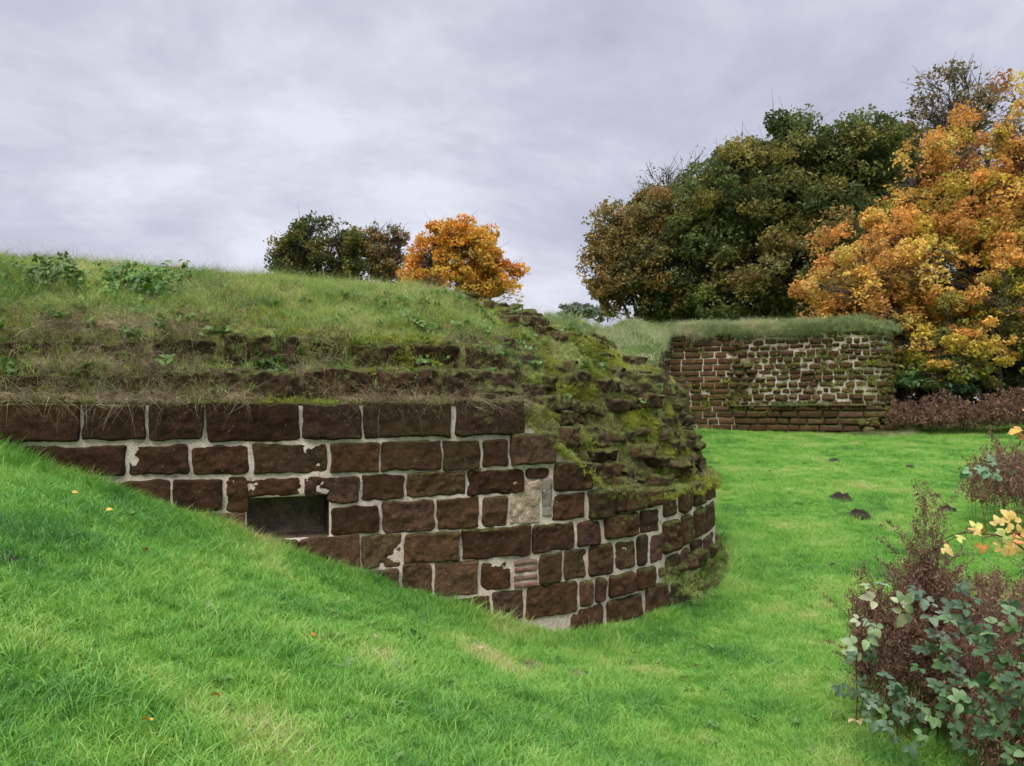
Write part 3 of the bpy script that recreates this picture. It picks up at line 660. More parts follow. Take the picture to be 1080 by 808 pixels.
def pick(Sg, Tg, Zg, Vg, n, wfun):
    i = rng.integers(0, Sg.shape[0] - 1, n * 6); j = rng.integers(0, Sg.shape[1] - 1, n * 6)
    P = Vg[i, j]; a = np.linalg.norm(np.cross(Vg[i + 1, j] - P, Vg[i, j + 1] - P), axis=1)
    w = a * wfun(Sg[i, j], Tg[i, j], Zg[i, j]); w = np.clip(w, 0, None); cdf = np.cumsum(w); k = np.searchsorted(cdf, rng.random(n) * cdf[-1])
    i, j = i[k], j[k]; u, v = rng.random((2, n, 1))
    return Vg[i, j] + u * (Vg[i + 1, j] - Vg[i, j]) + v * (Vg[i, j + 1] - Vg[i, j]), Sg[i, j], Tg[i, j], Zg[i, j]
Sg, Tg, Zg, Vg = BANK
dru = lambda s: sstep(s, 4.1, 5.4)
# long grass on the bank
P, s, t, z = pick(Sg, Tg, Zg, Vg, 15000, lambda s, t, z: (.42 * np.clip(1.8 * fbm(s * 1.5, z * 4, seed=33) + .5, 0, 1.6) * (z > .05) + sstep(t, .35, .9)) * (1 - .62 * dru(s) * (1 - sstep(t, 1.3, 2.4))) * (s > -3) * (1 + .8 * fbm(s * .9, t * 1.5, seed=5)))
bank_c = protos('bank_grass', M_LONG, [(30, .08, .07, .17, .004, .8, 71 + k, 4, .5) for k in range(4)] + [(16, .05, .15, .28, .003, .9, 81 + k, 5, .6) for k in range(2)])
scatter('long_grass', bank_c, 6, P, rng.uniform(.6, 1.15, len(P)) * (1 - .45 * dru(s)), 'long tousled grass growing over the near bank')
# dry strands on ledges
P, s, t, z = pick(Sg, Tg, Zg, Vg, 11000, lambda s, t, z: (sstep(z, -1., .1) * (1 - .8 * sstep(t, .4, .8)) * (1 - .45 * sstep(s, 1.2, 2.2)) + .10) * (s > -2) * (s < 10) * np.clip(.6 + 1.6 * fbm(s * 1.2, z * 3, seed=15), .05, 2) * (1 - .35 * dru(s)))
straw_c = protos('dry_grass', M_STRAW, [(16, .07, .06, .2, .0028, 1.5, 91 + k, 5, 1.5) for k in range(5)] + [(5, .04, .2, .34, .0032, 1.6, 101 + k, 6, 1.3) for k in range(2)])
scatter('dry_grass', straw_c, 7, P, rng.uniform(.5, 1.1, len(P)), 'dry straw coloured grass hanging over the wall ledges', tilt=.5)
s = rng.uniform(6.5, 9.6, 260); tt = -rng.uniform(.0, .42, 260) * sstep(s, 6.2, 7.4); P = on1(s, tt, -1.85 - 1.25 * np.abs(tt) / .42 * .5 + rng.uniform(-.08, .05, 260))
scatter('footing_grass', bank_c, 6, P, rng.uniform(.4, .95, 260), 'grass tufts sprouting from the mossy footing at the wall end', tilt=.5)
# moss cushions
P, s, t, z = pick(Sg, Tg, Zg, Vg, 24000, lambda s, t, z: (.25 + dru(s) + 1.3 * sstep(s, .8, 2.) * sstep(t, .30, .42) * (1 - sstep(t, .7, 1.3))) * (1 - .8 * sstep(t, 1.2, 2.2)) * (s > -2) * (s < 11) * np.clip(.2 + 2.5 * fbm(s * 2, t * 3, z * 2, seed=25), .0, 2))
moss_c = protos('moss', M_MOSS, [(60, .05, .008, .028, .005, .7, 111 + k, 2, .2) for k in range(4)])
scatter('moss', moss_c, 4, P, rng.uniform(.7, 1.5, len(P)), 'yellow green moss cushions on the broken stonework', tilt=.4)
s = rng.uniform(-1.5, 4.5, 900); s = s[fbm(s * 1.7, 0 * s, seed=64) > -.25]; n = len(s)
scatter('hanging_grass', straw_c, 7, on1(s, rng.uniform(-.03, .12, n), .10 + .02 * rng.random(n)), rng.uniform(.6, 1.15, n), 'withered grass hanging over the top dressed course', tilt=.7)
s = rng.uniform(4.7, 9.8, 1100); s = s[fbm(s * 2.2, 0 * s, seed=65) > -.3]; n = len(s); zl = np.array([profile(q)[1, 1] for q in s])
scatter('ledge_turf', bank_c, 6, on1(s, rng.uniform(-.05, .22, n), zl + .01), rng.uniform(.3, .75, n), 'small grass tufts along the mossy ledge of the rounded end', tilt=.5)
s = rng.uniform(4.7, 9.8, 900); n = len(s); zl = np.array([profile(q)[1, 1] for q in s])
scatter('ledge_moss', moss_c, 4, on1(s, rng.uniform(-.09, .2, n), zl + rng.uniform(-.03, .02, n)), rng.uniform(.8, 1.5, n), 'moss pads spilling over the ledge of the rounded end', tilt=.5)
WEEDPTS = pick(Sg, Tg, Zg, Vg, 420, lambda s, t, z: (z > .1) * (t < 1.9) * (s > -1.5) * (s < 8) * np.clip(fbm(s * 1.1, z * 3, seed=41) + .15, 0, 1))[0]
scatter('small_weeds', wc, 4, WEEDPTS, rng.uniform(.8, 1.7, 420), 'small leafy weeds rooted in the overgrown wall ledges', tilt=.5)
# pale tussocks on the far cap and rampart
S2, T2, Z2, V2 = CAP
P, s, t, z = pick(S2, T2, Z2, V2, 4600, lambda s, t, z: (1 + 2.5 * (t < .25)) * (s > SC - 14) * np.clip(.7 + 1.4 * fbm(s * 1.1, t * 2, seed=3), .1, 2))
q = RAMP[(RAMP[:, 0] > -3) & (RAMP[:, 1] > 10)]; q = q[rng.integers(0, len(q), 3500)] + np.c_[rng.uniform(-.15, .15, (3500, 2)), np.zeros(3500)]
pale_c = protos('tussock', M_PALE, [(38, .20, .12, .46, .012, .9, 121 + k, 4, .9) for k in range(5)])
scatter('tussock_grass', pale_c, 5, np.r_[P, q], rng.uniform(.45, 1.15, len(P) + len(q)), 'pale tussocky grass on the far wall top and rampart')
s = rng.uniform(SC + 3.8, SC + 5.6, 120); P = on2(s, rng.uniform(-.25, .0, 120), np.full(120, .24))
s2 = rng.uniform(SR, SR + 3, 160); P2 = on2(s2, rng.uniform(-.8, -.2, 160), 0 * s2); P2[:, 2] = G(P2[:, 0], P2[:, 1]) + EYE
s3 = rng.uniform(SC + 2.3, SR + .5, 110); P3 = on2(s3, rng.uniform(-.22, -.1, 110), np.full(110, .24))
s4 = rng.uniform(SC, SR + 1.2, 1400); s4 = s4[fbm(s4 * 1.4, 0 * s4, seed=73) > .02]; n4 = len(s4); P4 = on2(s4, rng.uniform(-.16, .02, n4), ftop(s4) + rng.uniform(-.10, .06, n4))
scatter('overhanging_grass', protos('fringe', M_PALE, [(14, .10, .10, .34, .011, 1.6, 171 + k, 4, 1.9) for k in range(4)]), 4, P4, rng.uniform(.5, 1.15, n4), 'ragged grass hanging over the top of the far wall face', tilt=.5)
s5 = rng.uniform(SC + .2, SR + 1.5, 520); z5 = rng.uniform(.0, 2.8, 520); k5 = fbm(s5 * .6, z5 * 1.6, seed=74) > .02; s5, z5 = s5[k5], z5[k5]
scatter('wall_moss', protos('wallmoss', M_MOSS, [(50, .13, .02, .07, .016, .8, 181 + k, 2, .3) for k in range(3)]), 3, on2(s5, -.07 + 0 * s5, z5), rng.uniform(.6, 1.3, len(s5)), 'moss tufts rooted between the rubble stones of the far wall', tilt=.6)
scatter('ledge_grass', protos('ledge', M_PALE, [(40, .12, .10, .3, .009, .9, 131 + k, 4, .9) for k in range(3)]), 3, np.r_[P, P2, P3], np.r_[rng.uniform(.6, 1., 120), rng.uniform(.8, 1.4, 160), rng.uniform(.25, .5, 110)], 'grass tufts on the ledge and toe of the far wall')

# ------------------------------------------------------------------ trees
def quads_leaves(C, size, r, flat=.0, hang=0., wd=.55):
    n = len(C); a = r.normal(size=(n, 3)); a[:, 2] *= (1 - flat); a[:, 2] -= hang; a /= np.linalg.norm(a, axis=1)[:, None] + 1e-9
    b = r.normal(size=(n, 3)); b -= (a * b).sum(1)[:, None] * a; b /= np.linalg.norm(b, axis=1)[:, None] + 1e-9
    s = size * r.uniform(.6, 1.35, (n, 1)); c = np.cross(a, b)
    V = np.stack([C - a * s, C + b * s * wd + c * s * .12, C + a * s, C - b * s * wd + c * s * .12], 1)
    return V.reshape(-1, 3), np.arange(4 * n).reshape(n, 4)
def mixcol(pal, r, n=None):
    pal = np.array(pal); i = r.integers(0, len(pal), n or 1); c = pal[i] * r.uniform(.8, 1.25, (n or 1, 1)); return c
def tree(name, label, base, blobs, seed, leaf=.16, per=110, nclump=200, trunk=.3, cat='tree', hang=0., csize=.9, depth_k=.9, gap=0., shell=(.55, 1.0), group=None, twig=.02, flatc=.6):
    """blobs: (px, py, Y, half width px, half height px, palette, share)"""
    r = np.random.default_rng(seed); bx, by = base; bz = float(G(bx, by)) + EYE - .2
    root = empty(name, (bx, by, bz), label, cat, group)
    cen = []; 
    tot = sum(b[6] for b in blobs); cc = []
    Bc = np.array([pix(b[0], b[1], b[2]) for b in blobs]); Br = np.array([[b[3] / F * b[2], b[3] / F * b[2] * depth_k, b[4] / F * b[2]] for b in blobs])
    for k, b in enumerate(blobs):
        n = int(nclump * b[6] / tot)
        d = r.normal(size=(n, 3)); d /= np.linalg.norm(d, axis=1)[:, None]
        rr = r.uniform(*shell, (n, 1)) ** .8; c = Bc[k] + d * Br[k] * rr
        cen.append(c); cc += [mixcol(b[5], r)[0] for _ in range(n)]
    cen = np.concatenate(cen); cc = np.array(cc); keep = cen[:, 2] > bz + .8; cen, cc = cen[keep], cc[keep]
    org = np.array([bx, by, bz]); top = Bc.mean(0) * .5 + cen.mean(0) * .5; top = np.array([.5 * (top[0] + bx), .5 * (top[1] + by), bz + .55 * (cen[:, 2].max() - bz)])
    # trunk and limbs
    a = Acc(); H = top[2] - bz; tt = np.linspace(0, 1, 8)[:, None]
    path = org + (top - org) * tt + np.c_[.15 * np.sin(tt[:, 0] * 5), .12 * np.cos(tt[:, 0] * 4) - .12, 0 * tt[:, 0]]
    tube(a, path, np.linspace(1, .45, 8) * trunk * (1 + .6 * np.exp(-np.arange(8) * 1.6)), 0, 9)
    tr = link('trunk', a.mesh('trunk'), M_BARK, root); tr.matrix_parent_inverse.identity(); tr.location = (0, 0, 0)
    a = Acc(); nl = 11; idx = r.choice(len(cen), min(nl, len(cen)), replace=False); limbs = []
    for k in idx:
        f = r.uniform(.45, 1.); st = path[0] + (path[-1] - path[0]) * f; en = cen[k] * .75 + st * .25
        u = np.linspace(0, 1, 7)[:, None]; p = st + (en - st) * u + np.array([0, 0, 1]) * (np.sin(u * np.pi) * .12 * np.linalg.norm(en - st)) * .7 + r.normal(0, .06, (7, 3)) * u
        limbs.append(p); tube(a, p, trunk * .42, trunk * .10, 6)
    LP_ = np.concatenate(limbs + [path[4:]])
    for c in cen:
        k = int(np.argmin(np.linalg.norm(LP_ - c, axis=1) + .4 * np.maximum(LP_[:, 2] - c[2], 0))); st = LP_[k]
        u = np.linspace(0, 1, 5)[:, None]; L = np.linalg.norm(c - st); p = st + (c - st) * u + np.array([0, 0, 1]) * np.sin(u * np.pi) * .1 * L + r.normal(0, .04 * L, (5, 3)) * np.sin(u * np.pi)
        tube(a, p, trunk * .12, twig * .6, 4)
        for q in range(4):
            e = c + r.normal(0, csize * .55, 3) + np.array([0, 0, csize * .25]); u2 = np.linspace(0, 1, 3)[:, None]; tube(a, p[3] + (e - p[3]) * u2 + r.normal(0, .03, (3, 3)), twig * .8, twig * .25, 3)
    lm = link('limbs', a.mesh('limbs'), M_BARK, root)
    # leaves in clumps
    V_, C_ = [], []
    for c, col in zip(cen, cc):
        n = int(per * r.uniform(.6, 1.4)); 
        d = r.normal(size=(n, 3)); d /= np.linalg.norm(d, axis=1)[:, None]; rad = csize * r.uniform(.7, 1.25)
        rr = r.uniform(.25, 1, (n, 1)) ** .6
        p = c + d * rr * rad * np.array([1, 1, flatc])
        p += .25 * rad * np.stack([vnoise(p[:, 0] * 2, p[:, 1] * 2, p[:, 2] * 2, k) for k in (1, 2, 3)], -1)
        V_.append(p); C_.append(col * r.uniform(.78, 1.28, (n, 1)) * (1 + r.normal(0, .08, (n, 3))))
    Pn = np.concatenate(V_); Cn = np.clip(np.concatenate(C_), .005, .9)
    if gap > 0:
        g = fbm(Pn[:, 0] * .8, Pn[:, 1] * .8, Pn[:, 2] * .8, 3, seed) > -.5 + gap; Pn, Cn = Pn[g], Cn[g]
    V, Fc = quads_leaves(Pn, leaf, r, .2, hang)
    me = np_mesh('crown', V, Fc, False, {'lcol': np.repeat(Cn, 4, 0)})
    link('crown', me, M_LEAF, root)
    for ch in root.children:        # the pieces were built in world coordinates
        ch.matrix_parent_inverse = root.matrix_basis.inverted() if False else ch.matrix_parent_inverse
        ch.location = (-bx, -by, -bz)
    return root
DG = [(.12, .14, .035), (.17, .18, .04), (.08, .10, .03), (.25, .215, .05), (.12, .155, .045)]
OL = [(.19, .165, .05), (.26, .19, .055), (.15, .145, .05), (.32, .20, .06)]
OR = [(.74, .40, .09), (.66, .32, .075), (.72, .46, .10), (.56, .29, .07), (.60, .44, .10)]
YG = [(.30, .28, .04), (.55, .42, .06), (.22, .22, .04), (.16, .18, .04), (.60, .38, .08)]
OG = [(.72, .33, .045), (.74, .40, .06), (.64, .26, .04), (.66, .42, .07)]
tree('broadleaf_tree', 'tall dark green domed tree behind the far wall, biggest of the wood', (14.2, 44), [
    (835, 224, 44, 108, 88, DG, 5), (900, 202, 45, 78, 66, DG, 3), (780, 240, 43, 68, 80, DG + [OL[0]], 2.5), (845, 285, 41, 100, 60, DG + OL[:2], 3), (745, 265, 44, 42, 60, DG, 1.3), (880, 260, 42, 60, 60, DG, 1.5), (800, 180, 44, 60, 55, DG, 1.2), (865, 180, 45, 98, 48, DG, 3.6), (940, 178, 46, 45, 42, DG, 1.5), (760, 205, 44, 40, 38, DG, 1), (775, 318, 43, 55, 30, DG, 1.2), (720, 322, 46, 40, 26, DG, .8)], 1,
    leaf=.115, per=300, nclump=780, trunk=.5, csize=1.0, gap=.25, shell=(.35, 1.02))
tree('broadleaf_tree', 'brown and olive autumn tree at the left edge of the wood behind the far wall', (8.0, 47), [
    (668, 268, 46, 48, 60, OL, 4), (690, 235, 47, 34, 44, OL, 2), (645, 295, 45, 27, 33, OL + [(.26, .15, .03)], 1.2), (700, 290, 45, 30, 40, OL, 1), (712, 215, 49, 22, 34, [(.22, .15, .09)], .4)], 2,
    leaf=.11, per=210, nclump=280, trunk=.32, csize=.85, gap=.3, shell=(.3, 1.05))
tree('autumn_tree', 'large cherry tree with orange hanging leaves beside the right end of the far wall', (20.5, 33), [
    (945, 300, 32, 92, 72, OR, 4), (1010, 230, 33, 90, 85, OR + [YG[1]], 4), (1075, 190, 33, 75, 110, OR + [(.45, .2, .1)], 3), (905, 310, 31, 62, 48, OR, 1.6), (1060, 300, 31, 75, 80, OR + YG[:2], 3), (985, 350, 31, 70, 50, OR + YG[:2], 2), (1120, 250, 32, 70, 120, OR, 2), (975, 195, 34, 40, 45, OR, .9), (945, 260, 33, 40, 40, OR, .6)], 3,
    leaf=.085, per=190, nclump=800, trunk=.34, csize=.55, hang=.5, gap=.36, flatc=.9, shell=(.25, 1.1))
tree('understory_tree', 'low yellow and green leaved tree under the orange cherry at the right edge', (18.6, 29.5), [
    (1050, 345, 28.5, 62, 66, YG + OR[:2], 4), (985, 385, 28.5, 48, 34, YG + [(.06, .08, .02)], 2), (1090, 310, 29, 50, 70, YG + OR[:1], 2)], 4, leaf=.075, per=130, nclump=200, trunk=.14, csize=.42, gap=.3, hang=.4, shell=(.25, 1.05))
tree('sparse_tree', 'tall thin topped olive tree rising behind the wood at upper right', (26, 44), [
    (1005, 110, 44, 42, 42, [(.28, .22, .12), (.22, .17, .08), (.18, .16, .07)], 3), (1000, 165, 44, 44, 50, [(.25, .17, .08), (.18, .15, .06)], 3), (1045, 150, 44, 50, 60, [(.25, .17, .08)], 2), (1020, 250, 44, 60, 60, OL, 2)], 5,
    leaf=.13, per=46, nclump=190, trunk=.26, csize=.9, gap=.25, twig=.03)
tree('bare_tree', 'thin nearly bare tree poking up behind the brownish tree', (11.0, 55), [
    (700, 205, 54, 26, 32, [(.20, .14, .10)], 2), (738, 185, 54, 22, 30, [(.20, .14, .10)], 1), (690, 270, 54, 25, 50, OL, 1)], 6, leaf=.10, per=14, nclump=90, trunk=.2, csize=.9, twig=.035)
tree('broadleaf_tree', 'dark green round tree on the skyline, leftmost above the near bank', (-12.9, 50), [
    (340, 262, 50, 42, 32, DG + [(.12, .10, .03), (.16, .11, .03)], 4), (310, 272, 50, 24, 22, DG + OL[:2], 1.5), (365, 275, 50, 22, 26, DG + OL[:1], 1.2), (340, 320, 50, 40, 40, DG, 2)], 7, leaf=.11, per=150, nclump=230, trunk=.3, csize=.8, gap=.32)
tree('broadleaf_tree', 'olive brown thin crowned tree between the dark skyline tree and the orange one', (-8.6, 52), [
    (400, 268, 52, 28, 28, OL, 4), (415, 258, 52, 14, 18, [(.24, .16, .09)], 1), (405, 320, 52, 32, 40, OL, 2)], 8, leaf=.10, per=95, nclump=150, trunk=.22, csize=.75, gap=.3, twig=.03)
tree('maple_tree', 'bright orange round maple on the skyline above the near bank', (-3.3, 45), [
    (487, 270, 45, 48, 39, OG, 9), (522, 296, 45, 36, 22, OG + [(.66, .36, .04)], 2), (445, 290, 45, 24, 26, OG, 2), (490, 300, 45, 45, 26, OG + [(.5, .3, .04)], 2), (490, 245, 45, 28, 18, OG[:3], 1), (480, 330, 45, 45, 30, OG, 1)], 9, leaf=.10, per=130, nclump=330, trunk=.28, csize=.58, gap=.36, shell=(.35, 1.03))
tree('distant_bush', 'small grey green bush on the skyline at the gap left of the wood', (4.5, 75), [
    (608, 327, 75, 18, 8, [(.20, .23, .16), (.17, .19, .13)], 2), (630, 328, 75, 22, 10, [(.20, .23, .16)], 2)], 10, leaf=.18, per=60, nclump=60, trunk=.12, csize=.5, cat='bush', twig=.012)
# woodland shrubs behind the lawn's far edge
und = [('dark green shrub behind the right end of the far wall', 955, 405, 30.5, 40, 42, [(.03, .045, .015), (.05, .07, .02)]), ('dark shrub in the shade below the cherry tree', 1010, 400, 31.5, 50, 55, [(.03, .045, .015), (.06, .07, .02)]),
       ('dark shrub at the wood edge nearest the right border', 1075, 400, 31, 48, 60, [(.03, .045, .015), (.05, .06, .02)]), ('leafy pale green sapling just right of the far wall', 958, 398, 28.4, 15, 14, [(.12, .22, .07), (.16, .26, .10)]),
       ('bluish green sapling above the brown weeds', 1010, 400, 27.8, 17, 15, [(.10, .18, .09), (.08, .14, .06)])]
for k, (lb, px, py, Y, w, h, pal) in enumerate(und):
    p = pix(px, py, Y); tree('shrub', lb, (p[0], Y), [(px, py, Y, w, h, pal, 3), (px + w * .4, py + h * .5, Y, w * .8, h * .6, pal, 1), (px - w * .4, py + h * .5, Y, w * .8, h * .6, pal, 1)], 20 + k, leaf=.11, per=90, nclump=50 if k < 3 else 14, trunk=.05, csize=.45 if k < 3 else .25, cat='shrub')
# second rank of wood behind, so that no horizon shows through
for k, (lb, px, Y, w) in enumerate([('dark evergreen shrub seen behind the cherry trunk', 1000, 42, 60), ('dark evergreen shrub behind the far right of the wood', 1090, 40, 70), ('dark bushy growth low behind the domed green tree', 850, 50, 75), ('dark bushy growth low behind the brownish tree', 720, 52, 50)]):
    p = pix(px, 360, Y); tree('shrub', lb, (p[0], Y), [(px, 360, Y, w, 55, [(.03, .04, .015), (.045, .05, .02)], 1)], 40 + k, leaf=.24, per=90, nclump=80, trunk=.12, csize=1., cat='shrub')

# ------------------------------------------------------------------ dead brown weeds
DB = [(.20, .115, .075), (.28, .155, .10), (.14, .08, .055), (.36, .23, .14)]
def weeds(label, cx, cy, rx, ry, hgt, n, seed, bit=.02, green=.0, stem=.003, dens=60, lean=.12, group='dead brown weed thickets'):
    r = np.random.default_rng(seed); a = Acc(); L = []; C = []
    root = empty('dead_weeds', (cx, cy, float(G(cx, cy)) + EYE), label, 'weeds', group)
    for k in range(n):
        an, rr = r.uniform(0, 2 * np.pi), math.sqrt(r.random()); x, y = cx + rx * rr * math.cos(an), cy + ry * rr * math.sin(an)
        z = float(G(x, y)) + EYE; h = hgt * r.uniform(.6, 1.1) * (1 - .3 * rr * rr); d = np.array([r.normal(0, lean), r.normal(0, lean), 1]) * h
        t = np.linspace(0, 1, 5)[:, None]; p = np.array([x, y, z]) + d * t + r.normal(0, .02 * h, (5, 3)) * t
        tube(a, p, stem, stem * .4, 3)
        m = int(dens * r.uniform(.6, 1.3)); u = r.uniform(.18, 1, m) ** .8
        q = np.stack([np.interp(u, t[:, 0], p[:, i]) for i in range(3)], -1); sp = .06 * hgt * (1.25 - u)[:, None]
        br = r.normal(size=(m, 3)) * sp; br[:, 2] = np.abs(br[:, 2]) * 1.2
        L.append(q + br); c = mixcol(DB, r, m)
        if green: g = (u < .45) & (r.random(m) < green); c[g] = mixcol([(.09, .13, .03), (.15, .18, .06)], r, int(g.sum()))
        C.append(c)
        for j in range(6):
            uu = r.uniform(.35, .9); b = np.array([np.interp(uu, t[:, 0], p[:, i]) for i in range(3)]); e = b + np.array([r.normal(0, .09), r.normal(0, .09), r.uniform(.05, .2)]) * hgt
            tube(a, np.linspace(b, e, 3), stem * .6, stem * .3, 3); m2 = max(4, dens // 5)
            L.append(b + (e - b) * r.random((m2, 1)) + r.normal(0, bit * .8, (m2, 3))); C.append(mixcol(DB, r, m2))
    st = link('stems', a.mesh('stems'), M_DEADSTEM, root)
    V, Fc = quads_leaves(np.concatenate(L), bit * 1.35, r, -.6, 0., .27); lf = link('seed_heads', np_mesh('seed_heads', V, Fc, False, {'lcol': np.repeat(np.concatenate(C), 4, 0)}), M_LEAF, root)
    for ch in root.children: ch.location = -root.location
    return root
M_DEADSTEM = plain('dead_stem', (.06, .03, .022), (.16, .09, .06), 20)
weeds('bushy brown dead weeds with green grass low down, at the lawn edge in middle distance on the right', 9.3, 12.4, 1.5, 2.1, 1.75, 150, 50, bit=.028, green=.55, dens=75)
weeds('tall reddish brown dead weeds behind the bramble, near right corner', 3.25, 5.75, .66, .55, 1.3, 120, 51, bit=.0115, green=.12, stem=.0028, dens=330)
weeds('brown dead weeds low among the bramble at the bottom right corner', 3.3, 4.7, .5, .45, 1.1, 70, 52, bit=.010, green=.3, stem=.0025, dens=240)
weeds('brown dead weeds crowding the right border behind the bramble', 3.15, 4.3, .28, .4, 1.75, 60, 58, bit=.011, green=.15, stem=.0025, dens=260)
weeds('single tall feathery dead weed standing above the near thicket', 3.05, 5.7, .13, .13, 1.85, 20, 53, bit=.012, stem=.003, dens=300, lean=.03)
weeds('dark brown dead weeds at the far lawn edge beside the far wall', 15.2, 27.2, 1.0, .8, 1.45, 70, 54, bit=.05, green=.3, dens=50)
weeds('dark brown dead weeds at the far lawn edge below the yellow leaved tree', 17.3, 27.0, 1.3, .8, 1.55, 90, 55, bit=.05, green=.3, dens=50)
weeds('dark brown dead weeds at the far lawn edge nearest the right border', 19.6, 26.6, 1.4, .9, 1.6, 90, 56, bit=.05, green=.3, dens=50)
weeds('straw coloured dead weeds leaning on the right toe of the far wall', 13.6, 27.2, .5, .4, 1.2, 30, 57, bit=.04, green=.5, dens=40)

# ------------------------------------------------------------------ bramble
def leaflet(L, W, r, fold=.25):
    n = 9; t = np.linspace(0, 1, n); w = W * np.sin(np.pi * t ** .8) ** .75 * (1 + .10 * np.cos(np.arange(n) * np.pi)); w[0] = w[-1] = .001
    z = .06 * L * np.sin(t * 3) - .18 * L * t * t
    mid = np.stack([t * L, 0 * t, z], -1); lf = np.stack([t * L, w / 2, z + fold * w * .5], -1); rt = np.stack([t * L, -w / 2, z + fold * w * .5], -1)
    V = np.concatenate([mid, lf, rt]); i = np.arange(n - 1)
    Fc = np.concatenate([np.stack([i, i + 1, n + i + 1, n + i], -1), np.stack([i, 2 * n + i, 2 * n + i + 1, i + 1], -1)]); return V, Fc
def compound(acc, pos, heading, size, col, r, k=3):
    pitch = r.uniform(-.5, .5); roll = r.normal(0, .5)
    for j in range(k):
        an = heading + {3: (0, 1.15, -1.15), 5: (0, .8, -.8, 1.9, -1.9), 1: (0,)}[k][j] + r.normal(0, .12); s = size * (1.15 if j == 0 else .9) * r.uniform(.85, 1.1)
        V, Fc = leaflet(s, s * .68, r); ca, sa = math.cos(an), math.sin(an)
        V = V + np.array([size * .18, 0, 0]); V = np.stack([V[:, 0] * ca - V[:, 1] * sa, V[:, 0] * sa + V[:, 1] * ca, V[:, 2]], -1)
        cr, sr = math.cos(roll), math.sin(roll); V = np.stack([V[:, 0], V[:, 1] * cr - V[:, 2] * sr, V[:, 1] * sr + V[:, 2] * cr], -1)
        cp, sp = math.cos(pitch + .9), math.sin(pitch + .9)     # tip toward the light over the lawn
        V = np.stack([V[:, 0], V[:, 1] * cp - V[:, 2] * sp, V[:, 1] * sp + V[:, 2] * cp], -1)
        c = np.array(col) * r.uniform(.8, 1.2); acc.add(V + pos, Fc, lcol=np.clip(c, 0, .9))
def bramble(label, canes, seed, size, pal, step=.07, k=(3, 5), spread=.06, group=None, name='bramble'):
    r = np.random.default_rng(seed); a = Acc(); lv = Acc()
    base = pix(*canes[0][0]); root = empty(name, (base[0], base[1], float(G(base[0], base[1])) + EYE), label, 'bramble', group)
    for cane in canes:
        P = np.array([pix(*c) for c in cane]); d = np.r_[0, np.cumsum(np.linalg.norm(np.diff(P, axis=0), axis=1))]; n = max(6, int(d[-1] / .03)); u = np.linspace(0, d[-1], n)
        Q = np.stack([np.interp(u, d, P[:, i]) for i in range(3)], -1)
        for _ in range(3): Q[1:-1] = (Q[:-2] + Q[1:-1] * 2 + Q[2:]) / 4
        Q += .01 * np.stack([vnoise(u * 6, 0, seed=seed + i) for i in range(3)], -1)
        tube(a, Q, .0042, .0018, 5)
        m = max(2, int(d[-1] / step))
        for j in range(m):
            uu = d[-1] * (j + r.random()) / m; p = np.array([np.interp(uu, u, Q[:, i]) for i in range(3)]); h = r.uniform(0, 2 * np.pi)
            off = np.array([math.cos(h), r.uniform(-1, .3), math.sin(h)]) * spread * r.uniform(.4, 1.4); e = p + off
            tube(a, np.linspace(p, e, 3), .0012, .0009, 3); compound(lv, e, h, size * r.uniform(.7, 1.2), pal[r.integers(0, len(pal))], r, int(r.choice(k)))
    link('canes', a.mesh('canes'), M_CANE, root); link('leaves', lv.mesh('leaves'), M_BLEAF, root)
    for ch in root.children: ch.location = -root.location
    return root
BG = [(.065, .14, .045), (.11, .20, .07), (.04, .095, .03), (.17, .27, .11), (.08, .17, .03)]
BY = [(.70, .48, .12), (.75, .55, .18), (.62, .38, .12), (.60, .60, .15), (.72, .30, .08)]
bramble('grey green leaved bramble filling the bottom right corner', [
    [(1110, 800, 3.2), (1060, 740, 3.2), (1010, 720, 3.2), (955, 762, 3.25)], [(1120, 760, 3.1), (1060, 690, 3.1), (1015, 680, 3.15), (990, 700, 3.2)], [(1120, 720, 3.3), (1075, 660, 3.3), (1030, 655, 3.3), (1000, 690, 3.4)],
    [(1110, 660, 3.1), (1070, 690, 3.1), (1040, 740, 3.1), (1020, 770, 3.1)], [(1130, 700, 3.0), (1090, 720, 3.0), (1060, 770, 3.0)], [(1120, 830, 3.2), (1070, 770, 3.2), (1000, 745, 3.3)]], 60, .041, BG + [(.05, .12, .03), (.07, .13, .05)], step=.026, spread=.10)
bramble('arching bramble spray with yellow and orange leaves reaching left from the right border', [
    [(1110, 610, 3.1), (1060, 565, 3.1), (1010, 560, 3.1), (985, 572, 3.15)], [(1110, 590, 3.0), (1070, 560, 3.0), (1035, 568, 3.0)], [(1120, 600, 2.9), (1080, 572, 2.9), (1060, 556, 2.9)]], 61, .038, BY + [(.45, .5, .12)], step=.04, spread=.04)
bramble('lone bramble shoot with pale leaves arching over the lawn left of the brown weeds', [
    [(905, 760, 5.2), (903, 700, 5.2), (906, 665, 5.15), (925, 643, 5.1), (962, 638, 5.1)], [(925, 655, 5.2), (930, 630, 5.2), (915, 612, 5.2)]], 62, .07, [(.40, .42, .22), (.30, .40, .18), (.55, .40, .2), (.2, .3, .16)], step=.075, spread=.06, k=(3,))
bramble('dark leaved bramble low against the foot of the brown weeds', [
    [(960, 780, 5.), (920, 745, 5.), (900, 725, 5.)], [(950, 760, 5.1), (925, 725, 5.1), (910, 700, 5.1)], [(970, 760, 5.1), (945, 735, 5.0), (925, 750, 5.0)], [(1000, 720, 5), (985, 650, 5.), (970, 612, 5)], [(1050, 700, 4.8), (1020, 640, 4.8), (1000, 610, 4.8)]], 63, .06, [(.07, .13, .06), (.10, .18, .09), (.16, .24, .14)], step=.045, spread=.07)
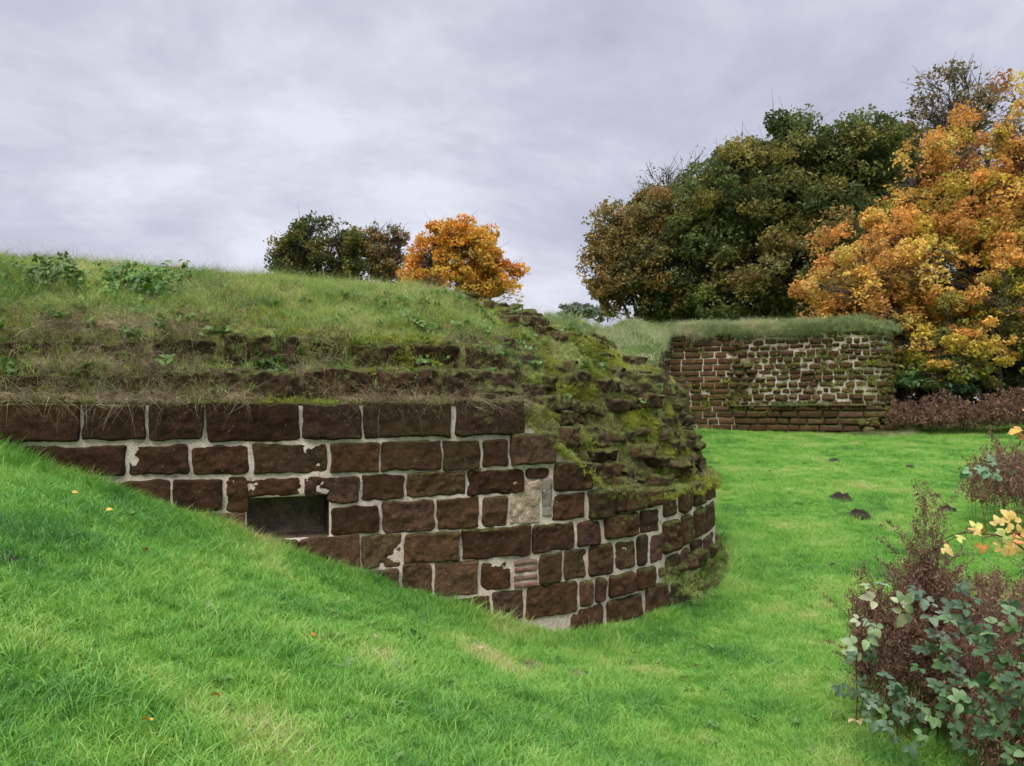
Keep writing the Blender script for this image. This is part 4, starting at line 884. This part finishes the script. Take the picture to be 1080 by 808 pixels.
bramble('blue green bramble tip stretching onto the lawn from the mid-distance weeds', [
    [(1060, 500, 11.), (1035, 488, 11.), (1017, 500, 11.)]], 64, .075, [(.14, .26, .12), (.2, .32, .17)], step=.05, spread=.1)
bramble('red and yellow bramble leaves hanging at the right border above the lawn', [
    [(1120, 400, 3.2), (1088, 430, 3.2), (1078, 470, 3.2)], [(1120, 420, 3.2), (1085, 455, 3.2), (1072, 462, 3.2)]], 65, .055, [(.6, .10, .06), (.72, .45, .08), (.6, .3, .1)], step=.08, spread=.03, k=(3,))

# ------------------------------------------------------------------ leafy plants on the bank
def herb(label, s, t, rx, n, seed, size=.05, pal=((.05, .13, .015), (.09, .20, .02), (.14, .26, .03)), h=.25, cat='plant', name='nettle_clump', group=None):
    r = np.random.default_rng(seed); j = int(np.argmin(np.abs(Sg[:, 0] - s))); k = int(np.argmin(np.abs(Tg[j] - t))); c = Vg[j, k]
    root = empty(name, tuple(c), label, cat, group); a = Acc(); lv = Acc()
    for q in range(n):
        x, y = r.normal(0, rx * .5), r.normal(0, rx * .35); hh = h * r.uniform(.5, 1.1); p = np.array([x, y, .45 * y - .03]); e = p + np.array([r.normal(0, .06), r.normal(-.03, .06), hh])
        if n <= 8: a = Acc()
        tube(a, np.linspace(p, e, 4), .0025, .0012, 4)
        if n <= 8: link('stem', a.mesh('stem'), M_CANE2, root)
        for m in range(7):
            u = .25 + .75 * m / 6; compound(lv, p + (e - p) * u, r.uniform(0, 6.28), size * r.uniform(.7, 1.2), pal[r.integers(0, len(pal))], r, int(r.choice((1, 3))))
    if n > 8: link('stems', a.mesh('stems'), M_CANE2, root)
    link('leaves', lv.mesh('leaves'), M_BLEAF, root); return root

herb('dark green nettle clump on the bank at upper left', s_of(95) + .2, 1.3, .55, 60, 70)
herb('smaller leafy clump on the bank at the left border', s_of(15), 1.3, .4, 26, 71, pal=((.07, .13, .025), (.12, .2, .04)))
for k, (px, t, w, lb) in enumerate([(45, .55, .12, 'leafy weed rosette on the overgrown bank, nearest the left border'), (75, .4, .1, 'small leafy weed below the nettle clump'), (140, .36, .1, 'small weed hanging on the overgrown ledge right of the nettle clump'), (190, .5, .12, 'small green weed above the long top block'), (360, .62, .1, 'green weed rosette at the turf edge over the recess'), (505, .7, .14, 'leafy green weed where the straight wall starts to break up'), (545, .9, .15, 'green weed on the broken shoulder of the near wall')]):
    herb(lb, s_of(px), t, w, 5, 80 + k, .04, h=.1, cat='weed', name='leafy_weed', group='small weeds on the near wall')
herb('small fern tuft in the footing at the right end of near wall', 9.2, .0, .1, 1, 95, .03, h=.1, cat='fern', name='fern').location = tuple(on1(np.array(9.0), np.array(-.12), np.array(-1.75)))
herb('pale yellow seed head standing on the skyline at far left', s_of(58) + .9, 2.7, .02, 2, 96, .05, pal=((.55, .38, .18),), h=.14, cat='plant', name='seed_head')

# ------------------------------------------------------------------ molehills, fallen leaves
def on_lawn(px, py):
    Y = np.linspace(1.2, 32, 6000); z = G((px - CX) / F * Y, Y); v = HY - F * z / Y; k = int(np.argmax(v < py)); return (px - CX) / F * Y[k], Y[k]
M_DRYSOIL = plain('dry_soil', (.07, .05, .03), (.24, .18, .11), 40, bump=1, dist=.02)
hills = [(887, 527, 23, 'round dark molehill left of the biggest one'), (905, 546, 26, 'biggest dark molehill, double lumped, mid lawn'), (880, 488, 12, 'small far molehill nearest the far wall, left one'), (960, 494, 9, 'tiny far molehill right of the lawn centre'), (986, 525, 12, 'small molehill close to the mid-distance weeds'),
         (1000, 539, 16, 'flat molehill beside the mid-distance brown weeds'), (966, 553, 11, 'small molehill behind the tall feathery dead weed'), (930, 557, 9, 'tiny molehill right of the biggest one'), (879, 599, 10, 'tiny molehill nearest the near wall on the open lawn'), (812, 498, 6, 'faint tiny molehill at the left of the far lawn'),
         (0, 589, 36, 'bare brown soil patch on the bank at the left border'), (566, 704, 34, 'thin bare soil scrape in the near grass below the wall'), (610, 712, 22, 'short bare soil scrape right of the longer one')]
for k, (px, py, w, lb) in enumerate(hills):
    x, y = on_lawn(px, py); rr = w / F * y / 2 * 1.1; n = 26; r = np.random.default_rng(k)
    g = np.linspace(-1, 1, n); A, B = np.meshgrid(g, g, indexing='ij'); d = np.hypot(A, B); flat = k >= 10
    hh = np.clip(1 - d ** 2, -.2, 1) * rr * (.05 if flat else .42); X, Yy = x + A * rr * 1.1, y + B * rr * (1.2 if flat else 1.0)
    Z = G(X, Yy) + EYE + hh + (.022 if flat else .02) + rr * .55 * fbm(A * 4 + k * 5, B * 4, o=5, seed=k) * (.5 if flat else 1.) * np.clip(1.3 - d, 0, 1) - .09 * sstep(d, .7, 1.1)
    o = link('bare_soil' if flat else 'molehill', np_mesh('molehill', np.stack([X - x, Yy - y, Z - (G(x, y) + EYE)], -1).reshape(-1, 3), grid_faces(n, n)), M_DRYSOIL if flat and k > 10 else M_SOIL); o.location = (x, y, float(G(x, y)) + EYE)
    tag(o, lb, 'soil patch' if flat else 'molehill', 'bare patches in the grass' if flat else 'molehills on the lawn')
LC = {'yellow': (.75, .50, .08), 'orange': (.65, .24, .05), 'brown': (.28, .13, .06), 'tan': (.5, .36, .2)}
fallen = [(76, 531, 'yellow', 'big pale fallen leaf on the bank below the left end of the wall'), (112, 550, 'yellow', 'small bright yellow fallen leaf on the upper bank'), (157, 592, 'orange', 'reddish fallen leaf on the bank left of the recess'), (233, 752, 'orange', 'orange fallen leaf in the nearest grass'), (328, 683, 'orange', 'orange brown fallen leaf in the middle of the bank'), (395, 683, 'tan', 'tan fallen leaf right of the orange brown one'),
          (505, 693, 'tan', 'tan fallen leaf left of the bare soil scrapes'), (553, 640, 'yellow', 'yellow fallen leaf close under the foot of the near wall'), (578, 660, 'yellow', 'tiny yellow fallen leaf below the brick infill'), (736, 682, 'yellow', 'yellow fallen leaf below the rounded end of the wall'), (737, 711, 'tan', 'pale fallen leaf on the open grass below the rounded end'), (774, 722, 'tan', 'flat tan fallen leaf on the lower lawn'), (914, 471, 'yellow', 'yellow fallen leaf on the far lawn before the far wall'), (160, 782, 'yellow', 'small yellow fallen leaf at the bottom left')]
for k, (px, py, c, lb) in enumerate(fallen):
    x, y = on_lawn(px, py); r = np.random.default_rng(300 + k); L = (.05 if y < 8 else .11) * r.uniform(.85, 1.2); V, Fc = leaflet(L, L * .7, r, .4)
    V = np.concatenate([V, V - np.array([0, 0, .0012])]); Fc = np.concatenate([Fc, Fc[:, ::-1] + len(V) // 2])
    o = link('fallen_leaf', np_mesh('fallen_leaf', V, Fc, True, {'lcol': np.tile(LC[c], (len(V), 1))}), M_BLEAF); o.location = (x, y, float(G(x, y)) + EYE + (.075 if y < 8 else .08)); o.rotation_euler = (.5, r.uniform(-.3, .3), r.uniform(-.6, 3.6))
    tag(o, lb, 'leaf', 'fallen leaves on the grass')

# ------------------------------------------------------------------ light, sky, camera
w = bpy.data.worlds.new('World'); scene.world = w; w.use_nodes = True; nt = w.node_tree; nt.nodes.clear(); b = NB(nt)
SUN_EL, SUN_AZ = R(50), R(205)      # azimuth clockwise from +Y: behind the camera, to the left
sky = b.n('ShaderNodeTexSky', sky_type='NISHITA'); sky.sun_disc = False; sky.sun_elevation = SUN_EL; sky.sun_rotation = SUN_AZ
bg1 = b.n('ShaderNodeBackground'); nt.links.new(sky.outputs[0], bg1.inputs[0]); bg1.inputs[1].default_value = .1
tc = b.n('ShaderNodeTexCoord').outputs['Generated']; sx = b.n('ShaderNodeSeparateXYZ'); b.inp(sx.inputs[0], tc)
den = b.math('ADD', b.math('MAXIMUM', sx.outputs[2], 0.), .30)
cb = b.n('ShaderNodeCombineXYZ'); b.inp(cb.inputs[0], b.math('DIVIDE', sx.outputs[0], den)); b.inp(cb.inputs[1], b.math('DIVIDE', sx.outputs[1], den)); cb.inputs[2].default_value = 3.7
n1 = b.noise(.8, cb.outputs[0], 6, .58, .5); n2 = b.noise(2.3, cb.outputs[0], 5, .6, .4)
f = b.math('ADD', b.math('MULTIPLY', n1, .72), b.math('MULTIPLY', n2, .28))
cc = b.ramp(f, [(.36, (.25, .258, .32)), (.45, (.33, .338, .41)), (.53, (.41, .415, .49)), (.62, (.55, .55, .615))])
bg2 = b.n('ShaderNodeBackground'); b.inp(bg2.inputs[0], cc); b.inp(bg2.inputs[1], b.map(sx.outputs[2], .50, .95, 1.0, 4.8))
mx = b.n('ShaderNodeMixShader'); mx.inputs[0].default_value = .93; nt.links.new(bg1.outputs[0], mx.inputs[1]); nt.links.new(bg2.outputs[0], mx.inputs[2])
nt.links.new(mx.outputs[0], b.n('ShaderNodeOutputWorld').inputs[0])
sl = bpy.data.lights.new('sun', 'SUN'); sl.energy = 1.5; sl.angle = R(25); sl.color = (1, .94, .84); so = bpy.data.objects.new('sun', sl); COL.objects.link(so)
dv = Vector((math.sin(SUN_AZ) * math.cos(SUN_EL), math.cos(SUN_AZ) * math.cos(SUN_EL), math.sin(SUN_EL))); so.rotation_euler = dv.to_track_quat('Z', 'Y').to_euler(); so.location = dv * 50
cam = bpy.data.cameras.new('camera'); cam.sensor_width = 36; cam.lens = 27; cam.shift_y = 31 / 1080; cam.clip_end = 3000; cam.clip_start = .05
co = bpy.data.objects.new('camera', cam); COL.objects.link(co); co.location = (0, 0, EYE); co.rotation_euler = (R(90), 0, 0); scene.camera = co
scene.view_settings.view_transform = 'Standard'; scene.view_settings.look = 'None'; scene.view_settings.exposure = .6; scene.view_settings.gamma = 1
scene.cycles.max_bounces = 4; scene.cycles.diffuse_bounces = 2; scene.cycles.use_adaptive_sampling = True; scene.cycles.adaptive_threshold = .03; scene.cycles.transmission_bounces = 4; scene.cycles.use_denoising = True
